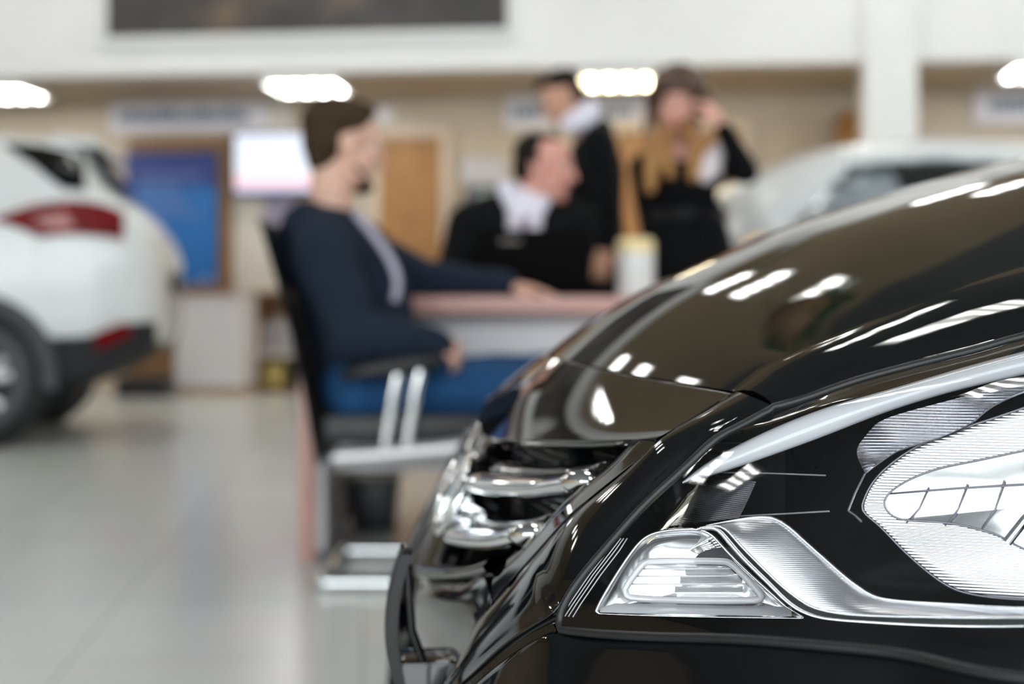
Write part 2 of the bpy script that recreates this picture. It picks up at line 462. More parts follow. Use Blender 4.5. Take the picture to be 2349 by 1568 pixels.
# lower bumper under the headlight
top = Q(list(reversed(E2[:4])) + [(1300, 1457, .471), (1400, 1467, .50), (1500, 1471, .531), (1700, 1477, .582), (1900, 1494, .622), (2100, 1518, .657), (2349, 1570, .703)]) + [Vector((.36, -.775, .565)), Vector((.43, -.80, .60))]
T1 = even(top, 80)
lb = []
for i, p in enumerate(T1):
    w = i / 79
    o = Vector((-.25 * (1 - w) - .10, -.55 - .3 * w, 0)).normalized()
    lb.append(spline([p + Vector((.004, .006, .002)), p, p + o * .004 + Vector((0, 0, -.006)), p + o * .027 + Vector((0, 0, -.05)), p + o * .050 + Vector((0, 0, -.13)), p + o * .050 + Vector((0, 0, -.23)), Vector((p.x, p.y, .2)) + o * .0], 26))
for G in (lb, mirror(lb)): add_grid(bm, G)
bmobj('front_bumper', bm, PAINT, car)

# --- fenders, cabin and wheels behind the picture edge
bm = bmesh.new()
LT = Q([(1772, 932, .452), (1852, 911, .458), (1928, 884, .465), (2005, 860, .471), (2133, 827, .482), (2260, 795, .495), (2349, 770, .504)]) + [Vector((.44, -.56, .735)), Vector((.56, -.62, .755))]
strip = loft([[d + Vector((0, -.003, -.002)) for d in dline[:8]], LT], 50, 2)
S2 = [[a + Vector((0, .004, -.012)), a + Vector((0, -.001, -.002)), a.lerp(b, .35) + Vector((0, -.001, .0022)), a.lerp(b, .7) + Vector((0, -.001, .0015)), b, b + Vector((0, 0, -.006))] for a, b in strip]
for G in (S2, mirror(S2)): add_grid(bm, G)
ft = [Vector((.5, -.585, .752)), Vector((.7, -.62, .795)), Vector((.9, -.655, .83)), Vector((1.1, -.69, .86)), Vector((1.6, -.74, .90)), Vector((2.6, -.75, .93)), Vector((3.6, -.70, .95)), Vector((4.2, -.62, .93))]
fm = [Vector((.50, -.72, .70)), Vector((.7, -.78, .73)), Vector((.9, -.82, .75)), Vector((1.1, -.84, .77)), Vector((1.6, -.86, .80)), Vector((2.6, -.87, .83)), Vector((3.6, -.83, .84)), Vector((4.25, -.68, .80))]
fb = [Vector((.46, -.80, .60)), Vector((.56, -.84, .66)), Vector((.78, -.87, .69)), Vector((1.0, -.87, .66)), Vector((1.25, -.885, .45)), Vector((2.6, -.89, .45)), Vector((3.6, -.87, .60)), Vector((4.3, -.72, .60))]
fl = [Vector((.45, -.79, .45)), Vector((.52, -.83, .58)), Vector((.78, -.87, .665)), Vector((1.03, -.87, .58)), Vector((1.14, -.87, .2)), Vector((2.6, -.87, .2)), Vector((3.3, -.85, .3)), Vector((4.28, -.70, .35))]
fen = loft([ft, fm, fb, fl], 60, 16)
for G in (fen, mirror(fen)): add_grid(bm, G)
bmobj('fender', bm, PAINT, car)
bm = bmesh.new()
cab = []
for x, w, z, wt in ((1.02, .60, .955, .60), (1.3, .70, 1.12, .58), (1.75, .73, 1.36, .54), (2.2, .74, 1.42, .54), (2.9, .73, 1.40, .53), (3.5, .68, 1.22, .52), (3.95, .62, .97, .56), (4.2, .6, .93, .58)):
    cab.append([Vector((x, -w - .09, .80)), Vector((x, -w, .93)), Vector((x, -(w * .6 + wt * .4), .93 + (z - .93) * .55)), Vector((x, -wt, z - .02)), Vector((x, -wt * .6, z + .01)), Vector((x, 0, z + .02)), Vector((x, wt * .6, z + .01)), Vector((x, wt, z - .02)), Vector((x, (w * .6 + wt * .4), .93 + (z - .93) * .55)), Vector((x, w, .93)), Vector((x, w + .09, .80))])
G = [spline(r_, 24) for r_ in cab]; add_grid(bm, [spline([r_[i] for r_ in G], 30) for i in range(24)])
M['dark_glass'] = mat('dark_car_glass', (0.01, 0.012, 0.014), 0.03, noise=0.05)
bmobj('windshield_and_roof', bm, M['dark_glass'], car)
def wheel(parent, x, y, r=0.32, w=0.2, near=-1, rim_col=None):
    wl = bpy.data.objects.new('wheel', None); COL.objects.link(wl); wl.parent = parent; wl.location = (x, y, r)
    bm = bmesh.new(); n = 40
    prof_ = [(.62, -.5), (.72, -.52), (.93, -.5), (1.0, -.38), (1.0, .38), (.93, .5), (.72, .52), (.62, .5)]
    add_grid(bm, [[Vector((math.cos(a) * p * r, c * w, math.sin(a) * p * r)) for p, c in prof_] for a in [2 * math.pi * i / n for i in range(n)]], closed_u=True)
    bmobj('tyre', bm, RUBBER, wl)
    bm = bmesh.new()
    rr = .63 * r; y0 = near * w * .42
    add_tube(bm, [(math.cos(a) * rr * .96, y0, math.sin(a) * rr * .96) for a in [2 * math.pi * i / 36 for i in range(36)]], r * .035, 8, closed=True)
    add_grid(bm, [[Vector((math.cos(a) * rr, c, math.sin(a) * rr)) for c in (y0, -y0)] for a in [2 * math.pi * i / 36 for i in range(36)]], closed_u=True)
    for k in range(5):
        a = 2 * math.pi * k / 5 + .3
        for off in (-.16, .16):
            add_tube(bm, [(math.cos(a) * rr * .1, y0 * .9, math.sin(a) * rr * .1), (math.cos(a + off) * rr * .55, y0 * 1.02, math.sin(a + off) * rr * .55), (math.cos(a + off * 1.3) * rr * .96, y0 * .95, math.sin(a + off * 1.3) * rr * .96)], r * .10, 6)
    bmesh.ops.create_cone(bm, cap_ends=True, radius1=rr * .2, radius2=rr * .17, depth=.02, segments=20, matrix=Matrix.Translation((0, y0 * .98, 0)) @ Matrix.Rotation(math.pi / 2, 4, 'X'))
    bmobj('rim', bm, M['alloy'], wl, sharp=45)
    bm = bmesh.new(); bmesh.ops.create_cone(bm, cap_ends=True, radius1=rr * .95, radius2=rr * .95, depth=.02, segments=30, matrix=Matrix.Translation((0, y0 * .2, 0)) @ Matrix.Rotation(math.pi / 2, 4, 'X'))
    bmobj('brake_disc', bm, MATTE, wl)
    return wl
M['alloy'] = mat('silver_alloy', (0.75, 0.76, 0.78), 0.3, metal=0.55, noise=0.03)
for x in (.80, 3.45):
    for y in (-.77, .77): wheel(car, x, y, .32, .2, -1 if y < 0 else 1)

# --- grille: mesh back, chrome bars, badge
bm = bmesh.new()
back = [[Vector((.075 + .10 * (v / .42) ** 2, -v, z)) for z in np.linspace(.47, .66, 12)] for v in np.linspace(-.44, .44, 40)]
add_grid(bm, back)
bmobj('grille_back', bm, MATTE, car)
bm = bmesh.new()
for k in range(22):
    z = .485 + k * .0075
    add_tube(bm, [Vector((.062 + .10 * (v / .42) ** 2, -v, z)) for v in np.linspace(-.42, .42, 24)], .0016, 5)
for v in (-.36, -.3, -.22, .22, .3, .36):
    add_box(bm, .05 + .10 * (v / .42) ** 2, .07 + .10 * (v / .42) ** 2, -v - .004, -v + .004, .49, .64)
bmobj('grille_mesh', bm, GLOSS, car)
def bar(name, px_pts, ru, rz, m, back=0.0, lift=0.0, taper=True):
    P = Q(px_pts)
    P = even(P, 40); n = 40
    bm = bmesh.new(); ring = []
    for i, p in enumerate(P):
        t = i / (n - 1); k = min(1, (t / .12) ** .5 + .15) if taper else 1
        if taper and t > .95: k = max(.02, 1 - ((t - .95) / .05) ** 2) ** .5
        ring.append([p + Vector((back + math.cos(a) * ru * k * (1.0 if math.cos(a) < 0 else 1.7), 0, lift + math.sin(a) * rz * k * (1.0 if math.sin(a) > 0 else .8))) for a in [2 * math.pi * j / 20 for j in range(21)]])
    add_grid(bm, ring); add_grid(bm, mirror(ring))
    return bmobj(name, bm, m, car)
b1 = [(1083, 1104, .055), (1110, 1112, .09), (1160, 1118, .16), (1240, 1121, .25), (1280, 1118, .29), (1322, 1112, .335), (1352, 1105, .362)]
b2 = [(1040, 1228, .05), (1070, 1236, .10), (1110, 1242, .16), (1150, 1243, .22), (1195, 1236, .28), (1228, 1226, .31)]
b0 = [(1150, 1035, .06), (1180, 1046, .10), (1240, 1052, .2), (1300, 1052, .28), (1370, 1048, .35)]
bar('grille_bar', b1, .016, .0105, M['chrome'], back=.002)
bar('grille_bar', b2, .016, .0105, M['chrome'], back=.002)
bar('grille_bar_backing', [(a, b - 26, c) for a, b, c in b1], .014, .010, GLOSS, back=.022)
bar('grille_bar_backing', [(a, b - 26, c) for a, b, c in b2], .014, .010, GLOSS, back=.022)
bar('grille_bar_backing', [(a, b + 25, c) for a, b, c in b0], .02, .006, GLOSS, back=.03)
bar('grille_bar_backing', [(960, 1312, 0.0), (1030, 1318, .12), (1080, 1312, .21), (1120, 1300, .27)], .016, .008, GLOSS, back=.012, taper=False)

badge = bpy.data.objects.new('badge', None); COL.objects.link(badge); badge.parent = car
badge.location = (.006, 0, .550); badge.rotation_euler = (0, math.radians(22), 0)
def oval(rw, rh, x=0.0, n=48): return [Vector((x, math.cos(2 * math.pi * i / n) * rw, math.sin(2 * math.pi * i / n) * rh)) for i in range(n)]
bm = bmesh.new(); add_tube(bm, oval(.064, .036, -.004), .0052, 12, closed=True)
r0, r1, r2 = oval(.062, .034, -.002), oval(.04, .022, -.0075), oval(.001, .001, -.009)
ra, rb = oval(.066, .038, .0), oval(.066, .038, .03)
add_grid(bm, [[ra[i], rb[i]] for i in range(48)], closed_u=True)
bmobj('badge_oval', bm, M['chrome'], badge)
bm = bmesh.new(); add_grid(bm, [[r0[i], r1[i], r2[i]] for i in range(48)], closed_u=True)
bmobj('badge_face', bm, mat('silver_badge_face', (0.72, 0.74, 0.74), 0.35, metal=.4, noise=.03), badge)
bm = bmesh.new()
for s in (-1, 1): add_tube(bm, [(-.010, s * .028 - .012, -.024), (-.012, s * .024, 0), (-.010, s * .028 + .012, .024)], [.003, .0055, .003], 8)
add_tube(bm, [(-.011, -.024, -.006), (-.013, 0, 0), (-.011, .024, .006)], .0045, 8)
bmobj('badge_emblem', bm, M['chrome'], badge)

# --- bracket standing out in front of the chin
ph = bpy.data.objects.new('plate_bracket', None); COL.objects.link(ph); ph.parent = car
BV = .24
pa, pb = q(922, 1272, BV), q(890, 1480, BV)
ph.location = (pb.x, -BV, pb.z)
lean = (pa.x - pb.x) / (pa.z - pb.z)
Z0, Z1 = .36 - pb.z, pa.z - pb.z
def curve_x(z):
    h = z / Z1; return lean * z - .004 * (1 - (2 * h - 1) ** 2)
bm = bmesh.new()
add_grid(bm, [[Vector((curve_x(z) + x, y, z)) for x, y in ((.0, .0), (-.001, .01), (-.001, .02), (.0, .03), (.008, .03), (.009, .015), (.008, .0), (.0, .0))] for z in np.linspace(Z0, Z1, 30)])
bmobj('bracket_plate', bm, MATTE, ph, sharp=40)
bm = bmesh.new()
add_grid(bm, [[Vector((curve_x(z) + x, y, z)) for x, y in ((-.0015, .004), (-.002, .015), (-.0015, .026), (.0, .026), (.0, .004), (-.0015, .004))] for z in np.linspace(Z0, Z1 + .004, 30)])
bmobj('bracket_face', bm, RUBBER, ph, sharp=40)
bm = bmesh.new(); add_box(bm, .008, .075, .0, .05, Z0, q(940, 1518, BV).z - pb.z, .005)
bmobj('bracket_foot', bm, GLOSS, ph, sharp=40)
tube('bracket_rib', [Vector((curve_x(.06) + .007, .004, .06)), Vector((.018, .006, .01)), Vector((.034, .008, -.035)), Vector((.062, .01, -.075))], .0035, GLOSS, ph)
# ------------------------------------------------------------------ headlight of the black car
def coons(T, B, I, R, ns, nt):
    """T,B run along s; I,R run along t; returns grid[s][t]"""
    T, B, I, R = even(T, ns), even(B, ns), even(I, nt), even(R, nt)
    G = []
    for i in range(ns):
        s = i / (ns - 1); col = []
        for j in range(nt):
            t = j / (nt - 1)
            p = T[i] * (1 - t) + B[i] * t + I[j] * (1 - s) + R[j] * s
            p = p - (T[0] * (1 - s) * (1 - t) + T[-1] * s * (1 - t) + B[0] * (1 - s) * t + B[-1] * s * t)
            col.append(p)
        G.append(col)
    return G
Tt = Q([(1775, 934, .453), (1852, 912, .458), (1928, 885, .465), (2005, 861, .471), (2133, 828, .482), (2260, 796, .495), (2349, 771, .504)]) + [Vector((.44, -.56, .732)), Vector((.52, -.61, .742))]
Bt = Q([(1288, 1444, .467), (1340, 1450, .483), (1500, 1460, .531), (1700, 1466, .582), (1900, 1482, .622), (2100, 1506, .657), (2349, 1556, .703)]) + [Vector((.36, -.775, .575)), Vector((.43, -.80, .61))]
It = Q([(1775, 934, .453), (1695, 978, .456), (1643, 1006, .459), (1573, 1070, .462), (1484, 1152, .462), (1404, 1240, .462), (1324, 1337, .462), (1292, 1392, .462), (1283, 1425, .463), (1288, 1444, .467)])
Rt = [Tt[-1], Vector((.52, -.70, .71)), Vector((.49, -.76, .66)), Bt[-1]]
LG = coons(Tt, Bt, It, Rt, 90, 44)
for i, c_ in enumerate(LG):
    s = i / 89
    for j, p in enumerate(c_):
        t = j / 43; k = 16 * s * (1 - s) * t * (1 - t)
        k = k ** .7 * .012
        c_[j] = p + Vector((-.55, -.8, .35)).normalized() * k
# depth of the lens along sight lines, as a smooth function, to set the inner parts behind it
A, D = [], []
def proj(p):
    u, v = p.x, -p.y
    X, Y = NX + u * cs + v * sn, NY + u * sn - v * cs
    return CX + FPX * X / Y, CY - FPX * (p.z - CAMH) / Y, Y
def fea(px, py):
    a, b = (px - 1800) / 500, (py - 1200) / 300
    return [1, a, b, a * a, a * b, b * b, a * a * a, a * a * b, a * b * b, b * b * b]
for c_ in LG[:78]:
    for p in c_:
        X, Y, Z = proj(p); A.append(fea(X, Y)); D.append(Z)
LC = np.linalg.lstsq(np.array(A), np.array(D), rcond=None)[0]
PLANE = [None]      # inner parts that stand on a plane of their own: (point, normal) in camera axes
def on_plane(px, py, d0, n):
    PLANE[0] = None
    Y = float(np.dot(fea(px, py), LC)) + d0
    PLANE[0] = (Vector(((px - CX) / FPX * Y, Y, (CY - py) / FPX * Y)), Vector(n).normalized())
def hl(px, py, d=0.0):
    """a point d metres behind the lens where it shows at (px,py)"""
    x = min(px, 2420)
    Y = float(np.dot(fea(x, py), LC)) + d - max(0, px - 2420) * .00018
    if PLANE[0]:
        A_, n_ = PLANE[0]; Y = n_.dot(A_) / n_.dot(Vector(((px - CX) / FPX, 1, (CY - py) / FPX))) + d
    X, Z = (px - CX) / FPX * Y, CAMH - (py - CY) / FPX * Y
    dx, dy = X - NX, Y - NY
    return Vector((dx * cs + dy * sn, -dx * sn + dy * cs, Z))
def H(L, d): return [hl(a, b, d) for a, b in L]

def rib_mat(name, col, rough, scale, strength, axis='Z', dist=0.0):
    m = mat(name, col, rough, metal=1.0); nt = m.node_tree; b = nt.nodes['Principled BSDF']
    tc = nt.nodes.new('ShaderNodeTexCoord'); w = nt.nodes.new('ShaderNodeTexWave')
    w.wave_type, w.bands_direction = 'BANDS', axis
    w.inputs['Scale'].default_value = scale; w.inputs['Distortion'].default_value = dist; w.inputs['Detail Scale'].default_value = 12
    bp = nt.nodes.new('ShaderNodeBump'); bp.inputs['Strength'].default_value = strength; bp.inputs['Distance'].default_value = 0.0006
    nt.links.new(tc.outputs['Object'], w.inputs['Vector']); nt.links.new(w.outputs['Fac'], bp.inputs['Height']); nt.links.new(bp.outputs['Normal'], b.inputs['Normal'])
    return m
M['lens'] = thin_glass('clear_lens', (0.97, 0.975, 0.98), 1.45)
M['satin_fine'] = rib_mat('ribbed_satin_silver', (0.66, 0.66, 0.69), 0.30, 300, 0.12)
M['satin_band'] = rib_mat('ribbed_chrome_band', (0.90, 0.90, 0.92), 0.22, 190, 0.4)
M['wing'] = rib_mat('ribbed_dark_chrome', (0.30, 0.30, 0.33), 0.18, 190, 0.6, dist=0.4)
M['mirror'] = mat('reflector_mirror', (0.95, 0.95, 0.96), 0.16, metal=1.0, noise=0.01)
M['bezel'] = mat('black_bezel', (0.018, 0.018, 0.021), 0.12, noise=0.1, scale=30)
M['clear_plastic'] = mat('frosted_clear_plastic', (0.85, 0.84, 0.87), 0.15, noise=0.02, trans=0.35)
M['guide'] = mat('milky_light_guide', (0.60, 0.61, 0.64), 0.15, noise=0.02, coat=0.5)

head = bpy.data.objects.new('headlight', None); COL.objects.link(head); head.parent = car
head['label'] = 'clear wraparound headlight with chrome reflectors'
bm = bmesh.new(); add_grid(bm, LG)
lens = bmobj('lens', bm, M['lens'], head)
bm = bmesh.new()
edge = [c_[0] for c_ in LG] + [p for p in LG[-1][1:]] + [c_[-1] for c_ in reversed(LG[:-1])] + [p for p in reversed(LG[0][1:-1])]
add_tube(bm, edge, .0028, 8, closed=True)
bmobj('lens_seal', bm, RUBBER, head)
bm = bmesh.new()
for o in (0, 8, 16, 26):
    add_tube(bm, H([(1288 + o, 1412 + o * .1), (1306 + o, 1385), (1352 + o, 1318), (1395 + o, 1262), (1418 + o * .8, 1234)], .0025), .0004, 5)
bmobj('lens_moulding', bm, M['clear_plastic'], head)
# bezel: the dark bowl behind the lens
ray0 = Matrix.Rotation(-CA, 3, 'Z') @ Vector((0.2, 1, -0.18)).normalized()
bz_ = []
for i, c_ in enumerate(LG):
    s = i / 89; col = []
    for j, p in enumerate(c_):
        t = j / 43
        e = min(1, min(s, 1 - s) / .09) ; f = min(1, min(t, 1 - t) / .14)
        k = .006 + .17 * (1 - (1 - e) ** 2) ** .5 * (1 - (1 - f) ** 2) ** .5
        X, Y, Z = proj(p); r_ = Vector(((X - CX) / FPX, 1, (CY - Y) / FPX)); r_ = Matrix.Rotation(-CA, 3, 'Z') @ r_
        col.append(p + r_ * k)
    bz_.append(col)
bm = bmesh.new(); add_grid(bm, bz_)
bmobj('bezel', bm, M['bezel'], head)

def ring_loft(name, rings, m, cap=True, n=90, closed=True, sharp=None):
    """rings: list of closed point lists, lofted one into the next"""
    R = []
    for L in rings:
        L2 = list(L) + [L[0]] if closed else list(L)
        R.append(even(L2, n))
    bm = bmesh.new(); add_grid(bm, [[r_[i] for r_ in R] for i in range(n)])
    bmesh.ops.remove_doubles(bm, verts=bm.verts[:], dist=1e-6)
    return bmobj(name, bm, m, head, sharp=sharp)
def dense(L, n=14):       # keep corners: straight pieces with many points
    out = []
    for a, b in zip(L, L[1:] + L[:1]):
        for k in range(n): out.append((a[0] + (b[0] - a[0]) * k / n, a[1] + (b[1] - a[1]) * k / n))
    return out
def shrink(L, f, c=None, dx=0, dy=0):
    c = c or (sum(a for a, b in L) / len(L), sum(b for a, b in L) / len(L))
    return [(c[0] + (a - c[0]) * f + dx, c[1] + (b - c[1]) * f + dy) for a, b in L]
def smooth2(L, n=80):
    return [(p.x, p.y) for p in even([Vector((a, b, 0)) for a, b in L], n)]

# turn signal cup
on_plane(1450, 1240, -.004, (-.22, -.90, .36))
cupL = smooth2([(1367, 1402), (1378, 1378), (1420, 1308), (1455, 1258), (1480, 1233), (1512, 1220), (1560, 1214), (1605, 1215), (1632, 1226), (1660, 1255), (1710, 1306), (1760, 1352), (1792, 1382), (1822, 1402), (1846, 1416)], 90) + smooth2([(1840, 1418), (1700, 1416), (1500, 1412), (1372, 1407)], 50)
tsig = ring_loft('turn_signal_cup', [H(shrink(cupL, 1.012), .019), H(cupL, .016), H(shrink(cupL, .975), .018), H(shrink(cupL, .955), .0195), H(shrink(cupL, .80, dx=14, dy=-2), .0245), H(shrink(cupL, .45, dx=20), .0265), H(shrink(cupL, .02, dx=20), .027)], M['mirror'], n=160)
tsig['label'] = 'chrome turn signal reflector'
tube('cup_edge', H(smooth2([(1367, 1402), (1378, 1378), (1420, 1308), (1455, 1258), (1480, 1233), (1512, 1220), (1560, 1214), (1605, 1215), (1632, 1226), (1660, 1255), (1710, 1306), (1760, 1352), (1800, 1388)], 60), .0155), .0011, M['chrome'], head, 8)
# white floor of the cup and the dark bulb cap
fl_ = [[hl(a, b, d) for d, b in ((.0165, b1), (.0185, b1 - 8), (.0225, b1 - 22))] for a, b1 in [(1376 + k * 22, 1404 + k * .45) for k in range(21)]]
bm = bmesh.new(); add_grid(bm, fl_); bmobj('cup_floor', bm, M['guide'], head)
bm = bmesh.new()
arc = [(1592 + 74 - 74 * math.cos(math.pi * k / 20), 1288 - 34 * math.sin(math.pi * k / 20)) for k in range(21)]
add_grid(bm, [[hl(a, b, .018), hl(a, b, .021), hl(a + (1666 - a) * .3, b + 8, .0225), hl(1666, 1300, .023)] for a, b in arc])
add_grid(bm, [[hl(a, b, .018), hl(a, 1292, .0175)] for a, b in arc])
bmobj('bulb_cap', bm, mat('grey_bulb_cap', (0.05, 0.05, 0.055), 0.3, noise=0.1), head)
bm = bmesh.new()
for k in range(9):      # flutes beside the bulb
    a0 = -0.75 + k * .16
    add_tube(bm, [hl(1585, 1262, .024), hl(1585 + 75 * math.cos(a0), 1262 + 75 * math.sin(a0) * .6, .020)], [.0006, .0018], 6)
bmobj('flute', bm, M['chrome'], head)
# inner lens frame
frameL = [(1434, 1352), (1440, 1340), (1474, 1296), (1484, 1289), (1498, 1287), (1655, 1287), (1672, 1290), (1690, 1304), (1744, 1362), (1748, 1371), (1738, 1375), (1448, 1370), (1437, 1364)]
fr_ = [hl(a, b, .011) for a, b in smooth2(frameL + [frameL[0]], 100)[:-1]]
tube('inner_lens_frame', fr_, .0021, M['clear_plastic'], head, 10, closed=True)
bm = bmesh.new()
for y, xa, xb in ((1304, 1470, 1692), (1321, 1458, 1708), (1339, 1446, 1724)):
    add_tube(bm, H([(xa, y), ((xa + xb) / 2, y), (xb, y - 1)], .013), .0005, 6)
bmobj('inner_lens_rib', bm, M['clear_plastic'], head)
il = loft([H([(1470, 1290), (1560, 1288), (1660, 1289)], .012), H([(1440, 1362), (1590, 1368), (1742, 1370)], .012)], 30, 8)
bm = bmesh.new(); add_grid(bm, il); bmobj('inner_lens', bm, M['lens'], head)
bm = bmesh.new()      # chrome step inside
for k, (y0_, y1_) in enumerate(((1300, 1316), (1322, 1338), (1344, 1358))):
    add_grid(bm, [[hl(x - k * 12, y0_, .0225), hl(x - k * 12, y0_ + 3, .0205), hl(x - k * 12, y1_, .0195), hl(x - k * 12, y1_ + 2, .022)] for x in np.linspace(1572, 1700 + k * 14, 14)])
bmobj('reflector_step', bm, M['mirror'], head, sharp=30)

# silver swoosh round the cup
on_plane(1700, 1195, -.002, (-.42, -.90, .16))
swL = smooth2([(1600, 1213), (1640, 1212), (1660, 1228), (1700, 1275), (1760, 1335), (1800, 1375), (1835, 1400), (1880, 1416), (1950, 1424), (2080, 1432), (2200, 1436), (2349, 1436), (2600, 1425)], 90)
swM = smooth2([(1606, 1210), (1655, 1208), (1690, 1240), (1740, 1292), (1790, 1340), (1830, 1372), (1862, 1391), (1900, 1402), (1965, 1410), (2085, 1414), (2200, 1416), (2349, 1416), (2600, 1405)], 90)
swR = smooth2([(1620, 1205), (1720, 1187), (1772, 1188), (1803, 1204), (1840, 1235), (1890, 1280), (1950, 1332), (1995, 1362), (2040, 1375), (2120, 1382), (2200, 1387), (2349, 1394), (2600, 1385)], 90)
bm = bmesh.new()
add_grid(bm, [[hl(*a, .022), hl(*a, .013), hl(a[0] + 6, a[1] - 2, .0115), hl(a[0] + (b[0] - a[0]) * .3, a[1] + (b[1] - a[1]) * .3, .016), hl(a[0] + (b[0] - a[0]) * .85, a[1] + (b[1] - a[1]) * .85, .018)] for a, b in zip(swL, swM)])
bmobj('swoosh_groove', bm, mat('silver_groove', (0.55, 0.55, 0.54), 0.22, metal=0.8, noise=0.03), head)
bm = bmesh.new()
add_grid(bm, [[hl(a[0] + (b[0] - a[0]) * s, a[1] + (b[1] - a[1]) * s, .012 + .012 * s ** 1.5) for s in (0, .1, .25, .4, .55, .7, .85, 1)] + [hl(b[0] + 4, b[1] - 3, .034)] for a, b in zip(swM, swR)])
bmobj('swoosh', bm, M['satin_fine'], head)
for L, d, r_ in ((swL, .0125, .0011), (swM, .0115, .0007), (swR, .0235, .0006)):
    tube('swoosh_edge', H(L, d), r_, M['chrome'], head, 8)

# light guide brow
on_plane(1570, 1106, 0.0, (-.30, -.90, .30))
gT = smooth2([(1565, 1104), (1620, 1062), (1749, 993), (1900, 933), (2030, 895), (2200, 845), (2349, 805), (2560, 750)], 70)
gB = smooth2([(1566, 1109), (1660, 1080), (1749, 1050), (1900, 995), (2030, 945), (2200, 893), (2349, 858), (2560, 805)], 70)
bm = bmesh.new()
add_grid(bm, [[hl(*a, .016), hl(a[0], a[1] + (b[1] - a[1]) * .05, .011)] + [hl(a[0] + (b[0] - a[0]) * s, a[1] + (b[1] - a[1]) * s, .010 - .004 * math.sin(math.pi * s)) for s in (.15, .3, .5, .7, .88)] + [hl(*b, .010), hl(b[0], b[1] + 2, .018)] for a, b in zip(gT, gB)])
bmobj('light_guide', bm, M['guide'], head)

PLANE[0] = None
# ribbed dark reflex panel, ledges and painted gold glints
bm = bmesh.new()
rp = loft([H([(1605, 1104), (1670, 1098), (1735, 1103)], .030), H([(1575, 1150), (1650, 1145), (1716, 1146)], .030), H([(1535, 1206), (1620, 1196), (1696, 1187)], .030)], 30, 30)
add_grid(bm, rp)
bmobj('reflex_panel', bm, rib_mat('ribbed_graphite', (0.16, 0.16, 0.18), 0.2, 300, 0.25), head)
bm = bmesh.new()
add_grid(bm, [[hl(a, b, .030), hl(a + w_, b + w_ * .8, .024), hl(a + w_ * 1.8, b + w_ * 1.6, .034)] for a, b, w_ in ((1600, 1102, 4), (1572, 1128, 11), (1545, 1165, 14), (1515, 1205, 9), (1482, 1245, 3))])
bmobj('glint_blade', bm, mat('painted_gold_glint', (0.85, 0.78, 0.62), 0.12, metal=1.0, noise=0.05), head)  # blade added for slivers of reflection, their gold put into its colour
for P_ in ([(1697, 1183), (1800, 1178), (1902, 1172)], [(1946, 1170), (1962, 1130), (1984, 1086)], [(1946, 1171), (1962, 1182), (1976, 1196)], [(1650, 1083), (1760, 1085), (1894, 1090)]):
    tube('bezel_ledge', H(P_, .037), .0005, mat('grey_edge', (0.4, 0.4, 0.42), 0.3, metal=0.7), head, 6)
# upper ribbed wing
wT = smooth2([(1985, 1085), (1968, 1050), (1967, 1026), (1985, 1000), (2010, 972), (2060, 950), (2150, 925), (2250, 898), (2349, 868), (2560, 815)], 60)
wB = smooth2([(1986, 1086), (2000, 1075), (2018, 1062), (2038, 1048), (2070, 1030), (2150, 1005), (2200, 985), (2235, 965), (2280, 930), (2560, 830)], 60)
bm = bmesh.new(); add_grid(bm, [[hl(a[0] + (b[0] - a[0]) * s, a[1] + (b[1] - a[1]) * s, .020 + .020 * s) for s in np.linspace(0, 1, 10)] for a, b in zip(wT, wB)])
bmobj('reflector_wing', bm, M['wing'], head)
tube('wing_edge', H(wB, .0395), .0005, M['chrome'], head, 6)
# main reflector: band and bowl
on_plane(2000, 960, -.012, (-.30, -.95, .17))
oL = smooth2([(2600, 850), (2349, 935), (2230, 975), (2130, 1010), (2055, 1055), (2003, 1105), (1980, 1150), (1978, 1168), (1992, 1185), (2015, 1204), (2060, 1250), (2120, 1305), (2165, 1338), (2210, 1358), (2349, 1375), (2600, 1370)], 120)
iL = smooth2([(2600, 985), (2349, 1033), (2230, 1058), (2150, 1075), (2090, 1098), (2050, 1122), (2032, 1142), (2030, 1160), (2042, 1178), (2065, 1190), (2110, 1194), (2180, 1200), (2240, 1212), (2300, 1232), (2349, 1258), (2600, 1330)], 120)
bm = bmesh.new()
add_grid(bm, [[hl(a[0] - 2, a[1], .044), hl(*a, .028)] + [hl(a[0] + (b[0] - a[0]) * s, a[1] + (b[1] - a[1]) * s, .0265 + .001 * s) for s in (.03, .2, .4, .6, .8, 1)] for a, b in zip(oL, iL)])
bmobj('reflector_band', bm, M['satin_band'], head)
ctr = (2430, 1150)
bm = bmesh.new()
add_grid(bm, [[hl(b[0] + (ctr[0] - b[0]) * s, b[1] + (ctr[1] - b[1]) * s, .0300 + .004 * (1 - (1 - s) ** 2)) for s in (0, .1, .2, .35, .5, .65, .8, .95, 1)] for b in iL])
bmobj('reflector_bowl', bm, M['mirror'], head)
on_plane(2000, 960, -.012, (-.30, -.95, .17))
bm = bmesh.new()
for x in (2100, 2190, 2275, 2350):
    add_tube(bm, [hl(x + 32, 1118 + (x - 2100) * -.08, .0285), hl(x + 10, 1165, .0288), hl(x - 22, 1200 + (x - 2100) * .06, .0275)], .0006, 5)
add_tube(bm, H([(2040, 1132), (2200, 1120), (2349, 1112), (2450, 1108)], .028), .0006, 5)
add_tube(bm, H(iL, .0272), .0007, 6)
add_tube(bm, H(oL, .0262), .0006, 6)
bmobj('facet_seam', bm, mat('grey_seam', (0.25, 0.25, 0.28), 0.3, metal=0.5), head)
tube('bulb_stalk', H([(2310, 1245), (2349, 1195), (2400, 1140)], .026), .003, M['chrome'], head)

PLANE[0] = None
